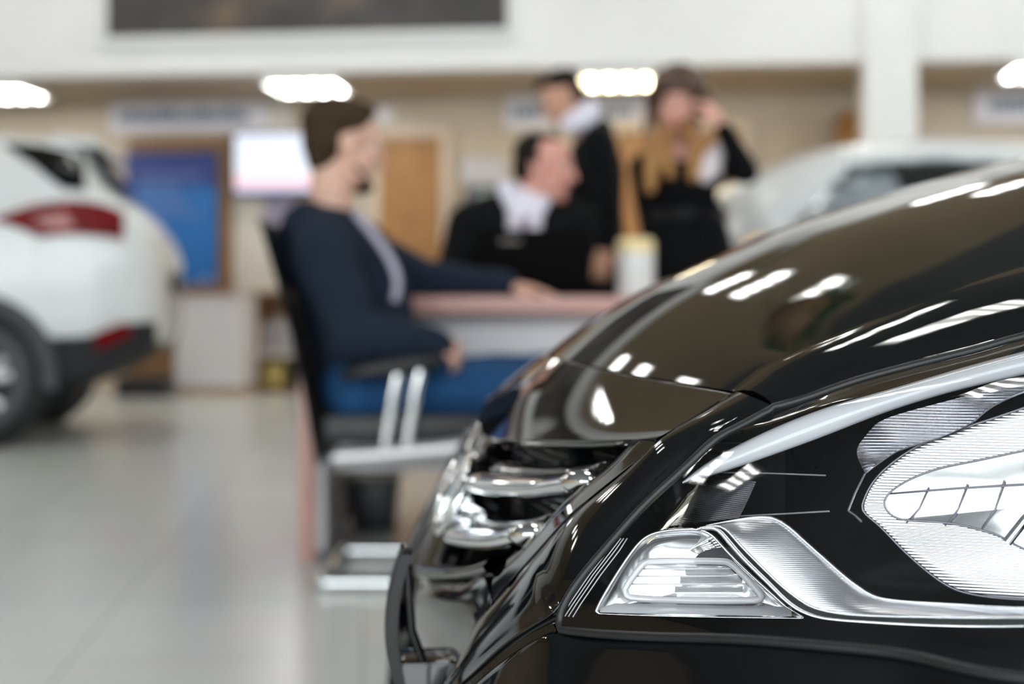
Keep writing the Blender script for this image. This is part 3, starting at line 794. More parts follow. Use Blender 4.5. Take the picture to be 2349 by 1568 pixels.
# far headlight: the same unit on the other side
fhead = bpy.data.objects.new('headlight', None); COL.objects.link(fhead); fhead.parent = car
fhead['label'] = 'far side headlight'
bm = bmesh.new(); add_grid(bm, mirror(LG)); bmobj('lens', bm, M['lens'], fhead)
bm = bmesh.new(); add_grid(bm, mirror(bz_)); bmobj('bezel', bm, M['bezel'], fhead)
# ------------------------------------------------------------------ things along the far wall
def back_box(name, px0, py0, px1, py1, d, th, m, parent=None, bev=0.0, z0=None, z1=None):
    """a box on the far wall spanning the given picture corners; front face at depth d"""
    s0, s1 = bs(px0, d), bs(px1, d); c = (px0 + px1) / 2
    a = bz(c, py1, d) if z0 is None else z0; b = bz(c, py0, d) if z1 is None else z1
    return s0, s1, a, b
def back_root(name, label, cat, px, d, z, group=None):
    r = root(name, label, cat, group=group); place_back(r, bs(px, d), d, z); return r
def rect(px0, py0, px1, py1, d): return back_box('', px0, py0, px1, py1, d, 0, None)

M['poster'] = mat('dark_poster_print', (0.055, 0.045, 0.04), 0.4)
def poster_mat():
    m = M['poster']; nt = m.node_tree; b = nt.nodes['Principled BSDF']
    tc = nt.nodes.new('ShaderNodeTexCoord'); n = nt.nodes.new('ShaderNodeTexNoise'); n.inputs['Scale'].default_value = 1.6; n.inputs['Detail'].default_value = 5
    r = nt.nodes.new('ShaderNodeValToRGB'); e = r.color_ramp.elements
    e[0].position, e[0].color = 0.35, (0.012, 0.011, 0.012, 1); e[1].position, e[1].color = 0.75, (0.12, 0.08, 0.05, 1)
    k = r.color_ramp.elements.new(0.55); k.color = (0.032, 0.027, 0.025, 1)
    nt.links.new(tc.outputs['Object'], n.inputs[0]); nt.links.new(n.outputs['Fac'], r.inputs[0]); nt.links.new(r.outputs[0], b.inputs['Base Color'])
poster_mat()
s0, s1, a, b = rect(252, -260, 1165, 78, 0)
r = back_root('wall_poster', 'large dark photo banner in a pale frame high on the white fascia', 'poster', 252, 0.0, a)
w, h = s1 - s0, 1.15
o = box('poster_print', 0, w, -0.05, -0.03, 0, h, M['poster'], r)
bm = bmesh.new()
add_box(bm, -0.06, w + 0.06, -0.06, 0, -0.07, 0.0); add_box(bm, -0.06, w + 0.06, -0.06, 0, h, h + 0.07); add_box(bm, -0.06, 0, -0.06, 0, 0, h); add_box(bm, w, w + 0.06, -0.06, 0, 0, h); add_box(bm, -0.02, w + 0.02, -0.03, 0, -0.02, h + 0.02)
bmobj('poster_frame', bm, mat('pale_frame', (0.70, 0.71, 0.70), 0.5, noise=0.02), r, smooth=False)

def sign(label, px0, py0, px1, py1, group, bars):
    s0, s1, a, b = rect(px0, py0, px1, py1, SD - 0.06)
    r = back_root('sign', label, 'sign', px0, SD - 0.06, a, group)
    w, h = s1 - s0, b - a
    box('sign_plate', 0, w, 0, 0.05, 0, h, M['sign'], r, bev=0.02)
    random.seed(int(px0))
    for xa, xb in bars:
        bm = bmesh.new(); x = xa * w
        while x < xb * w - 0.02:
            l = random.uniform(0.035, 0.06); add_box(bm, x, min(x + l, xb * w), -0.012, 0.002, h * .32, h * random.choice((.62, .66, .72))); x += l + 0.015
        bmobj('sign_lettering', bm, M['sign_text'], r, smooth=False)
    return r
sign('long grey sign with dark lettering over the brown doorway, near the white suv', 250, 232, 612, 302, 'wall signs', [(.05, .9)])
sign('grey sign with dark lettering on the wall behind the standing man', 1157, 216, 1478, 294, 'wall signs', [(.06, .36), (.44, .92)])
sign('grey sign with dark lettering right of the white pillar', 2233, 200, 2480, 282, 'wall signs', [(.15, .9)])
s0, s1, a, b = rect(866, 246, 900, 278, SD - 0.03)
r = back_root('sign', 'tiny grey plate above the narrow oak door', 'sign', 866, SD - 0.03, a); box('sign_plate', 0, s1 - s0, 0, .03, 0, b - a, M['sign'], r)

def door(n, px0, py0, px1, leafs, m):
    r = struct(bpy.data.objects.new('door_%d' % n, None)); COL.objects.link(r)
    s0, s1, a, b = rect(px0, py0, px1, 900, SD - 0.05); place_back(r, s0, SD - 0.05, 0); w, h = s1 - s0, b
    for i in range(leafs):
        lf = box('door_leaf', w * i / leafs + .004, w * (i + 1) / leafs - .004, 0, .045, .01, h, m, r)
        x = w * (i + 1) / leafs - .08 if i % 2 == 0 else w * i / leafs + .08
        tube('door_handle', [(x, 0, 1.02), (x, -.05, 1.02), (x - .12, -.05, 1.02)], .01, M['chrome'], lf, 8)
    bm = bmesh.new(); t = .09
    add_box(bm, -t, 0, -.02, .05, 0, h + t); add_box(bm, w, w + t, -.02, .05, 0, h + t); add_box(bm, 0, w, -.02, .05, h, h + t)
    bmobj('door_frame', bm, M['trim'] if n != 1 else M['wood_dark'], r, smooth=False)
    return r
door(1, 318, 338, 512, 1, M['wood_dark'])
door(2, 872, 314, 1012, 1, M['wood_door'])
door(3, 1416, 300, 1702, 2, M['wood_door'])

# blue poster in front of the dark door
s0, s1, a, b = rect(290, 345, 497, 655, SD - 0.10)
r = back_root('door_poster', 'tall blue poster hung on the brown door behind the white suv', 'poster', 290, SD - 0.10, 0)
w = s1 - s0; hz = b
bl = bpy.data.materials.new('blue_banner_print'); bl.use_nodes = True; nt = bl.node_tree; bb = nt.nodes['Principled BSDF']
tc = nt.nodes.new('ShaderNodeTexCoord'); sp = nt.nodes.new('ShaderNodeSeparateXYZ'); rp_ = nt.nodes.new('ShaderNodeValToRGB')
nt.links.new(tc.outputs['Generated'], sp.inputs[0]); nt.links.new(sp.outputs['Z'], rp_.inputs[0]); nt.links.new(rp_.outputs[0], bb.inputs['Base Color'])
el = rp_.color_ramp.elements; el[0].position, el[0].color = 0.0, (0.006, 0.12, 0.38, 1); el[1].position, el[1].color = 1.0, (0.012, 0.03, 0.16, 1)
k = el.new(.70); k.color = (0.006, 0.12, 0.38, 1); k = el.new(.76); k.color = (0.014, 0.035, 0.17, 1)
box('poster_sheet', 0, w, 0, .006, a, hz, bl, r)
for z in (a, hz): tube('poster_rail', [(-.01, .0, z), (w + .01, .0, z)], .012, M['wood_dark'], r, 8)
bm = bmesh.new()
for k in range(5):
    add_box(bm, w * .12, w * random.uniform(.5, .88), -.003, .0, hz - .25 - k * .09, hz - .215 - k * .09)
bmobj('poster_lettering', bm, mat('pale_blue_lettering', (0.10, 0.16, 0.36), 0.5, noise=.03), r, smooth=False)

# wall screen
s0, s1, a, b = rect(538, 306, 736, 440, SD - 0.25)
r = back_root('wall_screen', 'bright white screen on the wall above the seated customer', 'screen', 538, SD - 0.25, a)
w, h = s1 - s0, b - a
box('screen_body', -.02, w + .02, 0, .06, -.03, h + .02, M['black_plastic'], r, bev=.008)
sm = bpy.data.materials.new('lit_screen'); sm.use_nodes = True; nt = sm.node_tree; bb = nt.nodes['Principled BSDF']
tc = nt.nodes.new('ShaderNodeTexCoord'); sp = nt.nodes.new('ShaderNodeSeparateXYZ'); rp_ = nt.nodes.new('ShaderNodeValToRGB')
nt.links.new(tc.outputs['Generated'], sp.inputs[0]); nt.links.new(sp.outputs['Z'], rp_.inputs[0]); nt.links.new(rp_.outputs[0], bb.inputs['Emission Color'])
el = rp_.color_ramp.elements; el[0].position, el[0].color = 0.0, (0.55, 0.65, 1.0, 1); el[1].position, el[1].color = 1.0, (0.80, 0.86, 1.0, 1)
for p_, c_ in ((.06, (.6, .7, 1.0, 1)), (.08, (1.0, .62, .66, 1)), (.26, (1.0, .72, .74, 1)), (.32, (.85, .9, 1, 1))):
    k = el.new(p_); k.color = c_
bb.inputs['Emission Strength'].default_value = 1.15; bb.inputs['Base Color'].default_value = (.02, .02, .03, 1)
box('screen_picture', .005, w - .005, -.006, .0, .005, h - .005, sm, r)
box('screen_bracket', w * .4, w * .6, .06, .25, h * .3, h * .7, M['black_plastic'], r)

# reception counter and brochure shelf
s0, s1, a, b = rect(402, 672, 553, 900, SD - 0.75)
r = back_root('reception_counter', 'white counter with a wooden plinth behind the white suv', 'counter', 402, SD - 0.82, 0)
w = s1 - s0; h = b
box('counter_body', 0, w, 0, .45, .08, h - .03, M['white_panel'], r)
box('counter_top', -.03, w + .01, -.03, .47, h - .03, h, mat('rosy_laminate', (0.48, 0.33, 0.28), 0.4, noise=.1), r, bev=.005)
box('plinth', .01, w - .01, .02, .45, 0, .08, mat('tan_plinth', (0.42, 0.30, 0.2), 0.5, noise=.1), r)
s0, s1, a, b = rect(584, 668, 738, 895, SD - 0.38)
r = back_root('brochure_shelf', 'dark brown shelf unit beside the white counter', 'shelf', 584, SD - 0.38, 0)
w = s1 - s0; h = b
for xa in (0, w - .03): box('side_panel', xa, xa + .03, 0, .35, 0, h, M['wood_dark'], r)
for z in (.02, h * .36, h - .03): box('shelf', .03, w - .03, 0, .35, z, z + .03, M['wood_dark'] if z != h * .36 else M['cream_wall'], r)
box('back_panel', .03, w - .03, .33, .35, 0, h, M['wood_dark'], r)
for k in range(7):
    x = .05 + k * (w - .12) / 7
    o = box('brochure', 0, .045, 0, .22, 0, .27 + .02 * (k % 3), mat('brochure_paper', [(0.45, .43, .45), (.25, .24, .26), (.5, .47, .45)][k % 3], .5, noise=.1), None)
    place_back(o, bs(584, SD - .38) + x, SD - .38 + .06, h * .36 + .031)
    tag(o, 'grey brochure standing in the dark brown shelf unit', 'brochure', 'brochures on the shelf')
o = box('carton', 0, .16, 0, .25, 0, .2, mat('yellow_card', (0.42, 0.32, 0.10), .6, noise=.1), None, bev=.004); place_back(o, bs(584, SD - .38) + .09, SD - .36, .051)
tag(o, 'yellowish box on the bottom board of the dark shelf unit', 'box')
o = box('black_box', 0, .17, 0, .25, 0, .17, M['black_plastic'], None, bev=.004); place_back(o, bs(584, SD - .38) + .33, SD - .36, .051)
tag(o, 'black box on the bottom board of the dark shelf unit', 'box')

o = box('floor_box', 0, .42, 0, .3, 0, .17, M['black_plastic'], None, bev=.005); place_back(o, bs(285, SD - 1.0), SD - 1.2, 0)
tag(o, 'low black box on the floor behind the tail of the white suv', 'box')
# notice and cabinet on the wall left of the seated clerk
s0, s1, a, b = rect(1060, 362, 1158, 420, SD - 0.03)
r = back_root('notice_board', 'pale grey notice board on the wall beside the narrow oak door', 'notice board', 1060, SD - 0.03, a)
box('board', 0, s1 - s0, 0, .03, 0, b - a, mat('grey_board', (0.55, .53, .56), .5, noise=.05), r)
s0, s1, a, b = rect(1062, 425, 1160, 600, SD - 0.5)
r = back_root('printer', 'dark office machine with a greenish panel behind the seated clerk', 'printer', 1062, SD - 0.5, 0)
w, h = s1 - s0, b
box('cabinet', 0, w, 0, .45, 0, h - .28, M['wood_dark'], r, bev=.005)
box('printer_body', .01, w - .01, .02, .43, h - .28, h, mat('dark_violet_plastic', (.05, .045, .07), .4, noise=.05), r, bev=.02)
box('printer_panel', w * .3, w * .95, .005, .02, h - .2, h - .05, mat('green_grey_panel', (.25, .33, .29), .4, noise=.05), r)
s0, s1, a, b = rect(606, 452, 672, 545, SD - 0.05)
o = box('wall_notice', 0, s1 - s0, 0, .012, 0, b - a, mat('mauve_print', (.34, .30, .42), .5, noise=.4, scale=9), None); place_back(o, s0, SD - .045, a)
tag(o, 'small mauve picture on the cream wall under the screen', 'notice')
s0, s1, a, b = rect(1936, 262, 1972, 330, SD - 0.2)
r = back_root('wooden_cabinet', 'narrow light wooden cabinet left of the white pillar', 'cabinet', 1925, SD - 0.35, 0)
box('cabinet_body', 0, .3, 0, .3, 0, b, M['wood_door'], r, bev=.005)

# ------------------------------------------------------------------ desk, laptop and what lies on it
DY = 4.12
M['desk_edge'] = mat('rose_beech_laminate', (0.52, 0.29, 0.25), 0.4, noise=.06, scale=5)
M['desk_grey'] = mat('grey_desk_panel', (0.50, 0.48, 0.50), 0.45, noise=.03)
def wx(px, Y): return (px - CX) / FPX * Y
def wz(py, Y): return CAMH + (CY - py) / FPX * Y
desk = root('office_desk', 'desk with rose edging and a pale front panel, laptop on it', 'desk', (0, 0, 0))
xl, xr, zt_ = wx(684, DY), 1.15, .765
box('desk_top', xl, xr, DY, DY + .85, zt_ - .05, zt_, M['desk_edge'], desk, bev=.004)
box('side_panel', xl, xl + .045, DY + .01, DY + .8, 0, zt_ - .051, M['desk_edge'], desk, bev=.002)
box('side_panel', xr - .045, xr, DY + .01, DY + .8, 0, zt_ - .051, M['desk_edge'], desk, bev=.002)
box('panel_lining', xl + .046, xl + .075, DY + .03, DY + .78, .02, zt_ - .052, M['desk_grey'], desk)
box('modesty_panel', xl + .08, xr - .05, DY + .14, DY + .16, .245, zt_ - .052, M['white_panel'], desk)

LY = 4.5
lap = root('laptop', 'open black laptop on the desk, its lid towards us', 'laptop', (wx(1225, LY), LY, zt_))
lw = (1355 - 1096) / FPX * LY
bm = bmesh.new(); add_box(bm, -lw / 2, lw / 2, 0, .006, 0, .215, .002)
for v in bm.verts: v.co.y -= v.co.z * .16
M['laptop'] = mat('black_laptop_shell', (.002, .0017, .002), .7, noise=.1, spec=.06)
bmobj('laptop_lid', bm, M['laptop'], lap, sharp=40)
box('laptop_base', -lw / 2, lw / 2, .01, .26, .001, .02, M['laptop'], lap, bev=.004)
bm = bmesh.new(); add_box(bm, -lw * .30, -lw * .12, -.0335, -.029, .172, .184)
bmobj('lid_emblem', bm, mat('bronze_emblem', (.07, .045, .03), .3, noise=.05), lap, smooth=False)
CYD = 4.72
cup = root('white_canister', 'white cylindrical canister with a painted yellow highlight round the rim on the desk', 'canister', (wx(1458, CYD), CYD, zt_))
bm = bmesh.new()
rr_ = 43 / FPX * CYD
P_ = [(0, .0), (.96, 0), (1, .01), (1, .165), (.97, .185), (.85, .195), (.4, .199), (0, .2)]
add_grid(bm, [[Vector((math.cos(t) * a * rr_, math.sin(t) * a * rr_, z)) for a, z in P_] for t in [2 * math.pi * i / 32 for i in range(32)]], closed_u=True)
bmesh.ops.remove_doubles(bm, verts=bm.verts[:], dist=1e-5)
bmobj('canister_body', bm, mat('white_glaze', (.78, .80, .79), .3, noise=.02), cup, sharp=50)
bm = bmesh.new()
add_grid(bm, [[Vector((math.cos(t) * a * rr_, math.sin(t) * a * rr_, z)) for a, z in ((1.02, .150), (1.03, .168), (1.0, .187), (.86, .198))] for t in [2 * math.pi * i / 32 for i in range(32)]], closed_u=True)
bmobj('canister_highlight', bm, mat('yellow_highlight', (.85, .72, .38), .25, noise=.03), cup)  # ring coloured yellow for the light reflected on the canister's top
pp = root('paper_stack', 'white papers lying on the desk beside the canister', 'paper', (wx(1530, 4.45), 4.45, zt_), .2)
for k in range(3):
    bm = bmesh.new(); n = 8
    add_grid(bm, [[Vector((-.105 + .21 * i / n, -.15 + .3 * j / n, .002 + k * .006 + .02 * (i / n) ** 2)) for j in range(n + 1)] for i in range(n + 1)])
    bmesh.ops.solidify(bm, geom=bm.faces[:], thickness=.002)
    bmobj('paper_sheet', bm, mat('white_paper', (.80, .79, .84), .6, noise=.02), pp)
bin_ = root('waste_bin', 'black bin on the floor under the desk', 'bin', (wx(860, 4.75), 4.75, 0))
bm = bmesh.new(); add_box(bm, -.08, .08, -.1, .1, 0.0, .17, .01)
for v in bm.verts:
    if v.co.z < .08: v.co.x *= .85; v.co.y *= .85
bmobj('bin_body', bm, M['black_plastic'], bin_, sharp=40)
bm = bmesh.new()
for s in (-1, 1): add_box(bm, s * .08 - .006, s * .08 + .006, -.106, .106, .163, .178); add_box(bm, -.085, .085, s * .1 - .006, s * .1 + .006, .163, .178)
bmobj('bin_rim', bm, M['black_plastic'], bin_, smooth=False)
# ------------------------------------------------------------------ hanging flower baskets, seen mirrored in the hood
M['leaf'] = mat('green_leaf', (.03, .12, .035), .5, noise=.4, scale=20)
M['wicker'] = mat('wicker', (.20, .12, .06), .7, noise=.3, scale=40)
M['yellow_petal'] = mat('yellow_petal', (.75, .48, .10), .6, noise=.15)
M['violet_petal'] = mat('violet_petal', (.16, .04, .36), .6, noise=.15)
def flower_basket(x, y, z, w, label, seed, top):
    rnd = random.Random(seed)
    r = root('flower_basket', label, 'flower basket', (x, y, z), 0, 'hanging flower baskets')
    bm = bmesh.new(); n = 28
    add_grid(bm, [[Vector((w * .5 * math.cos(t) * a, w * .4 * math.sin(t) * a, h)) for a, h in ((.05, -.24), (.5, -.22), (.8, -.13), (.95, 0), (.9, 0.01), (.7, -.12))] for t in [2 * math.pi * i / n for i in range(n)]], closed_u=True)
    bmobj('basket', bm, M['wicker'], r)
    def scatter(name, m, cnt, s0, lo, hi, petals):
        bm = bmesh.new()
        for _ in range(cnt):
            t, a = rnd.uniform(0, 2 * math.pi), rnd.uniform(.2, 1.15)
            c = Vector((w * .5 * a * math.cos(t), w * .4 * a * math.sin(t), rnd.uniform(lo, hi) - .12 * max(0, a - .8)))
            R = Matrix.Rotation(rnd.uniform(0, 6.28), 3, 'Z') @ Matrix.Rotation(rnd.uniform(-1, 1), 3, 'X')
            for k in range(petals):
                Q_ = R @ Matrix.Rotation(2 * math.pi * k / petals, 3, 'Z'); s = s0 * rnd.uniform(.7, 1.2)
                V_ = [bm.verts.new(c + Q_ @ Vector(p) * s) for p in ((0, 0, 0), (.35, .3, .12), (1, 0, .05), (.35, -.3, .12))]
                bm.faces.new(V_)
        return bmobj(name, bm, m, r)
    scatter('foliage', M['leaf'], 150, .11, -.10, .14, 2)
    scatter('yellow_blossom', M['yellow_petal'], 26, .05, -.16, -.02, 6); scatter('violet_blossom', M['violet_petal'], 16, .045, -.02, .14, 6)
    for t in (0, 2.1, 4.2): tube('cord', [(w * .47 * math.cos(t), w * .38 * math.sin(t), 0), (0, 0, top - z)], .004, M['black_plastic'], r, 6)
flower_basket(-.12, 6.0, 3.98, .62, 'hanging basket of leaves and flowers, mirrored in the middle of the black hood', 3, CEIL)
flower_basket(.45, 10.75, 4.15, .80, 'hanging basket of leaves and flowers by the white fascia, mirrored far up the black hood', 5, CEIL)
# ------------------------------------------------------------------ people
def W(px, py, Y): return Vector(((px - CX) / FPX * Y, Y, CAMH + (CY - py) / FPX * Y))
def sph(n=2):
    b = bmesh.new(); bmesh.ops.create_icosphere(b, subdivisions=n, radius=1.0)
    L = [v.co.copy() for v in b.verts]; b.free(); return L
S2_, S1_ = sph(2), sph(1)
def add_prim(bm, p):
    if p[0] == 'cap':
        _, a, b, ra, rb = p
        a, b = Vector(a), Vector(b)
        add_hull(bm, [a + v * ra for v in S2_] + [b + v * rb for v in S2_])
    elif p[0] == 'ell':
        _, c, ax, rad = p
        m = Matrix((ax[0] * rad[0], ax[1] * rad[1], ax[2] * rad[2])).transposed()
        add_hull(bm, [Vector(c) + m @ v for v in sph(3)])
    elif p[0] == 'hull':      # hull of several spheres
        add_hull(bm, [Vector(c) + v * r_ for c, r_ in p[1] for v in S2_])
def blob(name, prims, m, parent, voxel=.008, smooth=4, wrinkle=0.0):
    bm = bmesh.new()
    for p in prims: add_prim(bm, p)
    bmesh.ops.recalc_face_normals(bm, faces=bm.faces[:])
    me = bpy.data.meshes.new(name + '_src'); bm.to_mesh(me); bm.free()
    t = bpy.data.objects.new(name + '_src', me); COL.objects.link(t)
    r = t.modifiers.new('r', 'REMESH'); r.mode = 'VOXEL'; r.voxel_size = voxel; r.use_smooth_shade = True
    s = t.modifiers.new('s', 'SMOOTH'); s.iterations = smooth; s.factor = .5
    dg = bpy.context.evaluated_depsgraph_get()
    out = bpy.data.meshes.new_from_object(t.evaluated_get(dg)); out.name = name
    bpy.data.objects.remove(t); bpy.data.meshes.remove(me)
    if wrinkle:
        from mathutils import noise
        out.calc_loop_triangles()
        for v in out.vertices:
            v.co += v.normal * wrinkle * noise.noise(v.co * 11)
    out.polygons.foreach_set('use_smooth', [True] * len(out.polygons))
    out.materials.clear()
    return link(name, out, m, parent)
def basis(f, u=Vector((0, 0, 1))):
    f = Vector(f).normalized(); s = f.cross(u).normalized(); u2 = s.cross(f).normalized()
    return f, s, u2            # forward, the figure's right, up
def head_prims(c, f, u=Vector((0, 0, 1)), k=1.0):
    F_, S_, U_ = basis(f, u); P = lambda a, b, d: c + (F_ * a + S_ * b + U_ * d) * k
    ax = (F_, S_, U_); r = lambda *x: tuple(i * k for i in x)
    L = [('ell', P(-.005, 0, .035), ax, r(.097, .076, .088)), ('ell', P(.028, 0, -.035), ax, r(.066, .060, .075)),
         ('ell', P(.062, 0, -.092), ax, r(.028, .030, .022)), ('cap', P(.03, .04, -.075), P(.065, .012, -.092), .020 * k, .018 * k), ('cap', P(.03, -.04, -.075), P(.065, -.012, -.092), .020 * k, .018 * k),
         ('cap', P(.091, 0, .018), P(.110, 0, -.022), .009 * k, .014 * k), ('ell', P(.098, 0, -.026), ax, r(.012, .018, .009)),
         ('cap', P(.082, -.035, .034), P(.082, .035, .034), .014 * k, .014 * k)]
    for s in (-1, 1):
        L += [('ell', P(-.008, s * .077, -.004), ax, r(.020, .009, .032)), ('ell', P(-.008, s * .080, -.026), ax, r(.010, .008, .012)), ('ell', P(.060, s * .040, -.018), ax, r(.026, .022, .022))]
    return L, P
def face(parent, P, k=1.0, iris=(.08, .05, .03), brow=(.06, .04, .025), lip=(.55, .22, .19)):
    white = mat('eye_white', (.75, .73, .70), .25, noise=.02); ir = mat('iris', iris, .2, noise=.05)
    ax = [(P(1, 0, 0) - P(0, 0, 0)).normalized(), (P(0, 1, 0) - P(0, 0, 0)).normalized(), (P(0, 0, 1) - P(0, 0, 0)).normalized()]
    for s in (-1, 1):
        e = blob('eye', [('ell', P(.079, s * .033, .012), ax, (.011 * k, .014 * k, .009 * k))], white, parent, .003, 1)
        blob('iris', [('ell', P(.0885, s * .033, .011), ax, (.0035 * k, .006 * k, .006 * k))], ir, e, .002, 1)
        tube('eyebrow', [P(.093, s * .014, .030), P(.092, s * .034, .036), P(.080, s * .054, .030)], [.004 * k, .0045 * k, .002 * k], mat('brow_hair', brow, .7, noise=.2), parent, 6)
    tube('lips', [P(.078, -.026, -.058), P(.092, -.010, -.056), P(.094, 0, -.057), P(.092, .010, -.056), P(.078, .026, -.058)], [.003 * k, .006 * k, .0065 * k, .006 * k, .003 * k], mat('lip_skin', lip, .4, noise=.1), parent, 8)
def hand_prims(w, d, n, side=1, curl=.5, spread=1.0, k=1.0):
    """w wrist, d along the hand, n out of its back, side: which edge carries the thumb"""
    d = Vector(d).normalized(); n = Vector(n); n = (n - d * n.dot(d)).normalized(); l = d.cross(n).normalized() * side
    L = [('cap', w - d * .02, w + d * .02, .024 * k, .026 * k)]
    for q_ in (-.028, -.010, .010, .027): L.append(('cap', w + d * .025 + l * q_ * .6, w + d * .085 + l * q_, .015 * k, .012 * k))
    for i, (q_, ln) in enumerate(((.031, .070), (.011, .082), (-.011, .076), (-.031, .060))):
        a = w + (d * .088 + l * q_) * k; ang = curl * (.55 + .12 * i); v = (d * math.cos(ang) - n * math.sin(ang) + l * q_ * 3.0 * spread).normalized()
        b = a + v * ln * .45 * k; ang2 = curl * 1.5; v2 = (d * math.cos(ang2) - n * math.sin(ang2) + l * q_ * 3.0 * spread).normalized()
        c_ = b + v2 * ln * .33 * k; ang3 = curl * 2.1; v3 = (d * math.cos(ang3) - n * math.sin(ang3) + l * q_ * 2.0 * spread).normalized(); e = c_ + v3 * ln * .25 * k
        L += [('cap', a, b, .0095 * k, .0085 * k), ('cap', b, c_, .0085 * k, .0078 * k), ('cap', c_, e, .0078 * k, .0065 * k)]
    a = w + (d * .025 + l * .026) * k; b = a + (d * .55 + l * .75 - n * .25).normalized() * .042 * k; c_ = b + (d * .85 + l * .35 - n * .3).normalized() * .034 * k
    L += [('cap', a, b, .014 * k, .011 * k), ('cap', b, c_, .011 * k, .008 * k)]
    return L
def skin(name, col): return mat(name, col, .5, noise=.10, scale=14, sss=.15)
VB = .0055

# ---- seated customer in the navy hoodie
man = root('person', 'man in navy hooded sweatshirt and jeans sitting sideways at the desk', 'person', (W(830, 900, 3.93).x, 3.93, 0))
def rel(o, pr):     # world points into the frame of the figure's root
    off = o.location
    def t(p):
        if p[0] == 'cap': return ('cap', p[1] - off, p[2] - off, p[3], p[4])
        if p[0] == 'ell': return ('ell', p[1] - off, p[2], p[3])
        return ('hull', [(c - off, r_) for c, r_ in p[1]])
    return [t(p) for p in pr]
hc = W(784, 338, 3.93); hp, HP = head_prims(hc, (.86, .46, -.04), k=1.05)
shN, shF = W(738, 570, 3.76), W(790, 560, 4.10)
elN, wrN = W(815, 772, 3.71), W(950, 790, 3.72)
elF, wrF = W(965, 645, 4.20), W(1160, 655, 4.24)
hipN, hipF, knN, knF = W(830, 905, 3.83), W(840, 900, 4.03), W(1235, 893, 3.83), W(1260, 870, 4.05)
anN, anF = W(1260, 1245, 3.85), W(1330, 1225, 4.05)
chest, belly, pelv, nb = W(790, 615, 3.93), W(835, 760, 3.93), W(835, 880, 3.93), W(758, 520, 3.93)
handN = hand_prims(wrN, (1, 0, -.05), (.1, -.6, .8), -1, .95)
handF = hand_prims(wrF, (1, .08, -.13), (0, -.1, 1), 1, .22)
skinA = skin('skin_fair', (.62, .37, .28))
body = hp + [('cap', HP(-.025, 0, -.06), nb, .058, .066), ('hull', [(shN, .06), (shF, .06), (chest, .11)]), ('cap', chest, belly, .11, .11), ('cap', belly, pelv, .11, .11),
    ('cap', shN, elN, .05, .04), ('cap', elN, wrN, .042, .028), ('cap', shF, elF, .05, .04), ('cap', elF, wrF, .042, .028),
    ('cap', hipN, knN, .075, .05), ('cap', hipF, knF, .075, .05), ('cap', knN, anN, .05, .035), ('cap', knF, anF, .05, .035)] + handN + handF
blob('body', rel(man, body), skinA, man, VB, 3)
off = man.location
P0 = lambda a, b, d: HP(a, b, d) - off
face(man, P0, 1.05)
hairA = mat('brown_hair', (.040, .025, .013), .75, noise=.35, scale=60, spec=.12)
blob('hair', rel(man, [('ell', HP(-.018, 0, .062), basis((.86, .46, -.04)), (.101, .088, .080)), ('ell', HP(-.052, 0, .02), basis((.86, .46, -.04)), (.058, .079, .085)), ('ell', HP(.045, 0, .102), basis((.86, .46, -.04)), (.048, .060, .026)), ('ell', HP(-.055, 0, -.03), basis((.86, .46, -.04)), (.042, .058, .05))]), hairA, man, .007, 3)
blob('beard', rel(man, [('ell', HP(.060, 0, -.100), basis((.86, .46, -.04)), (.036, .036, .022)), ('cap', HP(.02, .056, -.055), HP(.060, .03, -.098), .010, .018), ('cap', HP(.02, -.056, -.055), HP(.060, -.03, -.098), .010, .018)]), hairA, man, .006, 2)
hood_ = mat('navy_fleece', (.0085, .0145, .028), .9, noise=.12, scale=12, spec=.2)
blob('hoodie', rel(man, [('hull', [(shN, .085), (shF, .085), (chest, .150), (W(755, 540, 3.93), .10)]), ('cap', chest, belly, .155, .155), ('cap', belly, W(838, 860, 3.93), .155, .15),
    ('cap', shN, elN, .085, .076), ('cap', elN, W(1004, 793, 3.72), .080, .049), ('cap', shF, elF, .085, .07), ('cap', elF, W(1158, 653, 4.24), .068, .045)]), hood_, man, .01, 4, .006)
blob('hood', rel(man, [('cap', W(705, 520, 3.86), W(715, 515, 4.0), .075, .075), ('cap', W(690, 560, 3.93), W(700, 640, 3.93), .085, .05), ('cap', W(700, 500, 3.84), W(800, 505, 3.84), .045, .03), ('cap', W(700, 495, 4.02), W(815, 505, 4.02), .045, .03), ('cap', W(800, 505, 3.84), W(845, 560, 3.90), .03, .022)]), hood_, man, .01, 4, .004)
tube('drawstring', [p - off for p in spline([W(815, 488, 3.80), W(862, 545, 3.77), W(900, 605, 3.76), W(912, 650, 3.755), W(905, 690, 3.755)], 16)], .011, mat('grey_cord', (.36, .34, .42), .7, noise=.1), man, 8)
jean = mat('blue_denim', (.010, .052, .135), .85, noise=.25, scale=18, spec=.2)
blob('jeans', rel(man, [('hull', [(hipN, .10), (hipF, .10), (W(830, 850, 3.93), .13)]), ('cap', hipN, knN, .098, .078), ('cap', hipF, knF, .098, .078), ('cap', knN, anN, .078, .062), ('cap', knF, anF, .078, .062)]), jean, man, .01, 4, .005)
for a in (anN, anF):
    t0 = Vector((a.x, a.y, .045)) - off
    blob('shoe', [('hull', [(t0 + Vector((-.05, 0, -.005)), .038), (t0 + Vector((.04, 0, 0)), .042), (t0 + Vector((.16, 0, -.012)), .032), (t0 + Vector((0, 0, .05)), .042)])], mat('black_shoe', (.015, .014, .014), .5, noise=.1), man, .008, 3)

